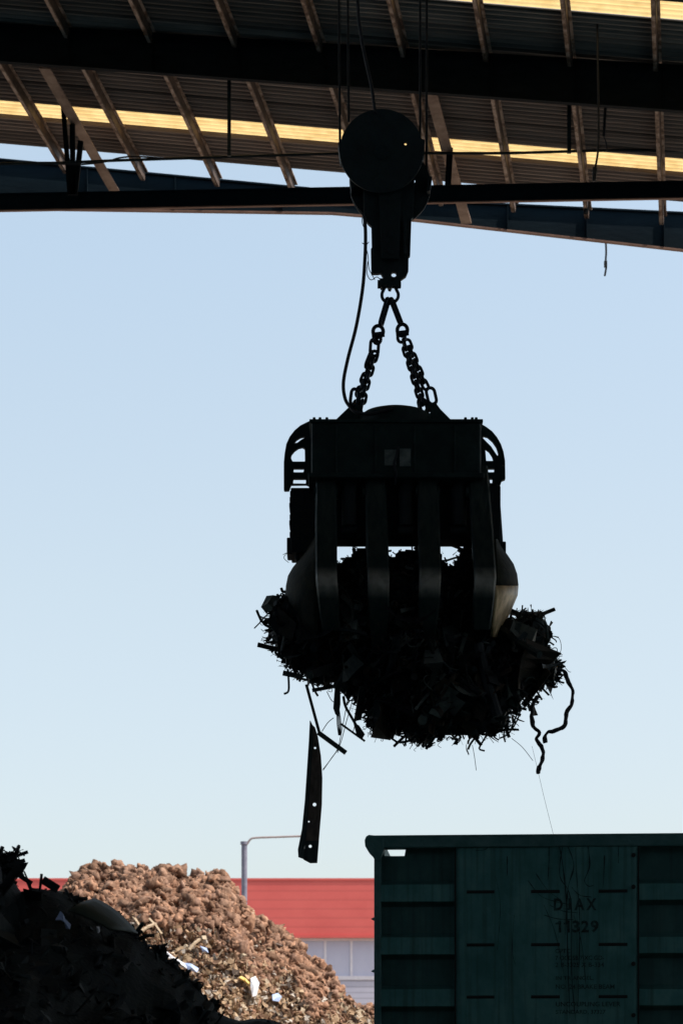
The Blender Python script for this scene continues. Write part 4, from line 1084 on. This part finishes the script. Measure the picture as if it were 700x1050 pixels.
while cnt < 16000:
    X = random.uniform(-15.5, 3.2); dy = random.uniform(-11, .6); z = pile_z(X, dy)
    if z < .1: continue
    Yw = PY + dy; px = HX + X * F / Yw; py = HY - (z - CZ) * F / Yw
    if py > 1056 or px < 30: continue
    hol = noise.fractal(Vector((X * 1.05, dy * 1.05 - z * 1.0, 5)), 1, 2, 3)
    if hol < -.03 and random.random() < .9: continue
    # coarse lumps high up, fine litter lower down
    low = max(0, min(1, (py - (938 + (px - 150) * .28)) / 55))
    if random.random() < low * .35: continue
    r = random.lognormvariate(math.log(.07 - .025 * low), .34); r = min(r, .17)
    s3 = np.array([r * random.uniform(1.0, 2.0), r * random.uniform(.7, 1.2), r * random.uniform(.6, 1.0)])
    q = np.array(rand_rot()); v = (random.choice(LV) * s3) @ q.T + np.array([X, Yw, z + r * random.uniform(-.2, 1.6) + .45 * max(-.1, hol)])
    Vs.append(v); Fs.append(IF + off); off += len(v); cnt += 1
numpy_mesh(np.concatenate(Vs), np.concatenate(Fs), 'shred_lump', 'pile', pile)
m = MB()
for k in range(9000):
    px = random.uniform(130, 390); py = random.uniform(920, 1058)
    if py < pile_top(px) + 8: continue
    low = (py - (935 + (px - 150) * .3)) / 60
    if random.random() > low: continue
    # march down the sight line to the pile
    lo_, hi_ = 53.0, 66.0
    for _ in range(18):
        md = (lo_ + hi_) / 2; p = P(px, py, md)
        if p.z > pile_z(p.x, md - PY): lo_ = md
        else: hi_ = md
    p = P(px, py, lo_)
    piece(m, p + Vector((0, -.1, .16)), random.uniform(.08, .32), random.choice(['plate', 'strip', 'chunk', 'chunk', 'angle', 'plate']))
o = m.build('litter', 'chips', pile); o['kind'] = 'stuff'
def on_pile(px, py, lift=.2):
    lo_, hi_ = 50.0, 67.0
    for _ in range(22):
        md = (lo_ + hi_) / 2; p = P(px, py, md)
        if p.z > pile_z(p.x, md - PY): lo_ = md
        else: hi_ = md
    p = P(px, py, lo_ - lift * 2.4); return p
def stick(a, b, w_, mt, name, label, cat):
    mb = MB(); pa, pb = on_pile(*a), on_pile(*b); mid = (pa + pb) / 2 + Vector((0, -.04, .03))
    mb.bar(pa, mid, w_, .04, (0, -.5, 1)); mb.bar(mid, pb, w_ * .9, .05, (0, -.5, 1)); single(mb, name, mt, label, cat, smooth=False)
stick((133, 936), (145, 952), .06, 'wood', 'wood_slat', 'pale wooden slat lying on the brown pile, upper left one', 'wood')
stick((142, 957), (160, 947), .09, 'wood', 'wood_slat', 'broad pale board on the brown pile beside the dark heap', 'wood')
stick((153, 942), (166, 958), .06, 'wood', 'wood_slat', 'thin pale slat slanting on the brown pile, middle one', 'wood')
stick((194, 974), (205, 963), .075, 'wood', 'wood_slat', 'pale forked stick on the brown pile near blue plastic', 'wood')
stick((257, 945), (259.5, 934), .09, 'wood', 'wood_slat', 'small upright pale chip high on right slope of brown pile', 'wood')
stick((280, 966), (295, 973), .32, 'rusty', 'rusty_panel', 'flat rusty panel lying on right slope of the brown pile', 'panel')
stick((246, 1002), (256, 1010), .12, 'yellow_plastic', 'plastic_strip', 'yellow plastic strip low on the brown pile', 'plastic')
def pile_flake(outline, name, mt, label, cat):
    mb = MB(); n = len(outline); c = (sum(p[0] for p in outline) / n, sum(p[1] for p in outline) / n)
    mb.add([on_pile(*c, .42)] + [on_pile(x, y, .34 + random.uniform(-.05, .05)) for x, y in outline], [(0, i + 1, (i + 1) % n + 1) for i in range(n)])
    o = single(mb, name, mt, label, cat, smooth=False); s_ = o.modifiers.new('t', 'SOLIDIFY'); s_.thickness = .02
pile_flake([(162, 972), (168, 973), (178, 981), (190, 988), (192, 993), (182, 990), (170, 982)], 'plastic_film', 'white_plastic', 'cream plastic film draped across middle of the brown pile', 'plastic')
pile_flake([(188, 987), (196, 988), (204, 993), (202, 997), (193, 995)], 'plastic_film', 'blue_plastic', 'blue plastic film at end of the cream film on pile', 'plastic')
pile_flake([(257, 1003), (262, 1001), (266, 1008), (263, 1021), (259, 1022), (257, 1013)], 'plastic_film', 'white_plastic', 'upright white plastic scrap low on the brown pile', 'plastic')
pile_flake([(279, 1020), (285, 1018), (289, 1022), (286, 1027), (280, 1026)], 'plastic_disc', 'blue_plastic', 'round pale blue lid low on the brown pile', 'plastic')
pile_flake([(205, 970), (212, 972), (214, 977), (208, 976)], 'plastic_film', 'blue_plastic', 'small blue plastic scrap beside the forked stick', 'plastic')

# ------------------------------------------------------------------ red building behind
BY = 130.0
def bpt(x, y, d=0): p = P(x, y, BY); p.y += d; return p
bld = thing('red_building', 'long low building with red fascia over a window band', 'building', (P(200, 0, BY).x, BY, 0))
x0, x1 = P(-220, 0, BY).x, P(620, 0, BY).x
zt, zr, zw, zl = [P(0, y, BY).z for y in (901.5, 962, 1004.5, 1008.5)]
def wb(name, xa, xb, za, zb_, ya, yb, mt, parent=None):
    m = MB(); m.box(((xa + xb) / 2, (ya + yb) / 2, (za + zb_) / 2), (xb - xa, yb - ya, zb_ - za)); return m.build(name, mt, parent or bld)
wb('fascia', x0, x1, zr, zt, BY - .45, BY + .3, 'red')
wb('cap_flashing', x0 - .05, x1 + .05, zt - .1, zt + .012, BY - .5, BY + .32, 'red')
wb('gutter', x0, x1, zr - .012, zr + .1, BY - .58, BY - .455, 'red')
wb('roof', x0 + .1, x1 - .1, zt - .3, zt - .05, BY + .31, BY + 28, 'grey_clad')
wb('lower_wall', x0 + .1, x1 - .1, 0, zw - .02, BY - .1, BY + .3, 'grey_clad')
wb('sill_band', x0 + .05, x1 - .05, zw - .015, zw + .2, BY - .16, BY + .3, 'frame')
wb('back_wall', x0 + .1, x1 - .1, 0, zt - .31, BY + 27.5, BY + 28, 'grey_clad')
wb('dark_interior', x0 + .1, x1 - .1, zw + .21, zr - .01, BY + 6, BY + 6.1, 'pane')
edges = [-221 + 27.2 * k for k in range(0, 31)]
edges = [333 + 26.8 * k for k in range(-20, 11)]
for i, (a, b) in enumerate(zip(edges, edges[1:])):
    xa, xb = P(a, 0, BY).x, P(b, 0, BY).x
    win = wb('window', xa - .05, xa + .09, zw + .2, zr - .005, BY - .06, BY + .06, 'frame')
    wb('pane', xa + .09, xb - .052, zw + .2, zr - .005, BY + .0, BY + .02, 'pane', win)
wall_strip = wb('frame_rail', x0, x1, zr - .16, zr - .006, BY - .09, BY - .062, 'frame')

# ------------------------------------------------------------------ pole with an arm
pl = thing('yard_pole', 'grey yard pole with long thin arm behind the brown pile', 'pole', (P(250.5, 0, 85).x, 85, 0))
m = MB(); a = P(250.5, 900, 85); m.tube([(a.x, 85, 0), (a.x, 85, P(0, 864, 85).z)], .105, 16); m.build('shaft', 'pole', pl, True)
m = MB(); m.tube([P(250.5, 866, 85), P(250.5, 863, 85)], .14, 16); m.build('collar', 'pole', pl, True)
m = MB(); m.tube(smooth_path([P(253, 866, 84.95), P(257, 860.5, 84.95), P(263, 859, 84.95), P(285, 858.2, 84.95), P(308, 857.4, 84.95), P(326, 857, 84.95)], 5), .038, 8); m.build('arm', 'pole_arm', pl, True)

GROUPS = {'hanging_wire': 'wires dangling from the roof', 'torn_hose': 'torn hoses hanging from the bundle', 'wood_slat': 'pale wood on the brown pile',
          'plastic_film': 'plastic scraps on the brown pile', 'flat_offcut': 'offcuts at the tip of the dark heap', 'sticking_rod': 'rods sticking up from the dark heap',
          'plastic_scrap': 'plastic scraps in the dark heap'}
for o in sc.objects:
    if o.parent is None and o.name.split('.')[0] in GROUPS: o['group'] = GROUPS[o.name.split('.')[0]]
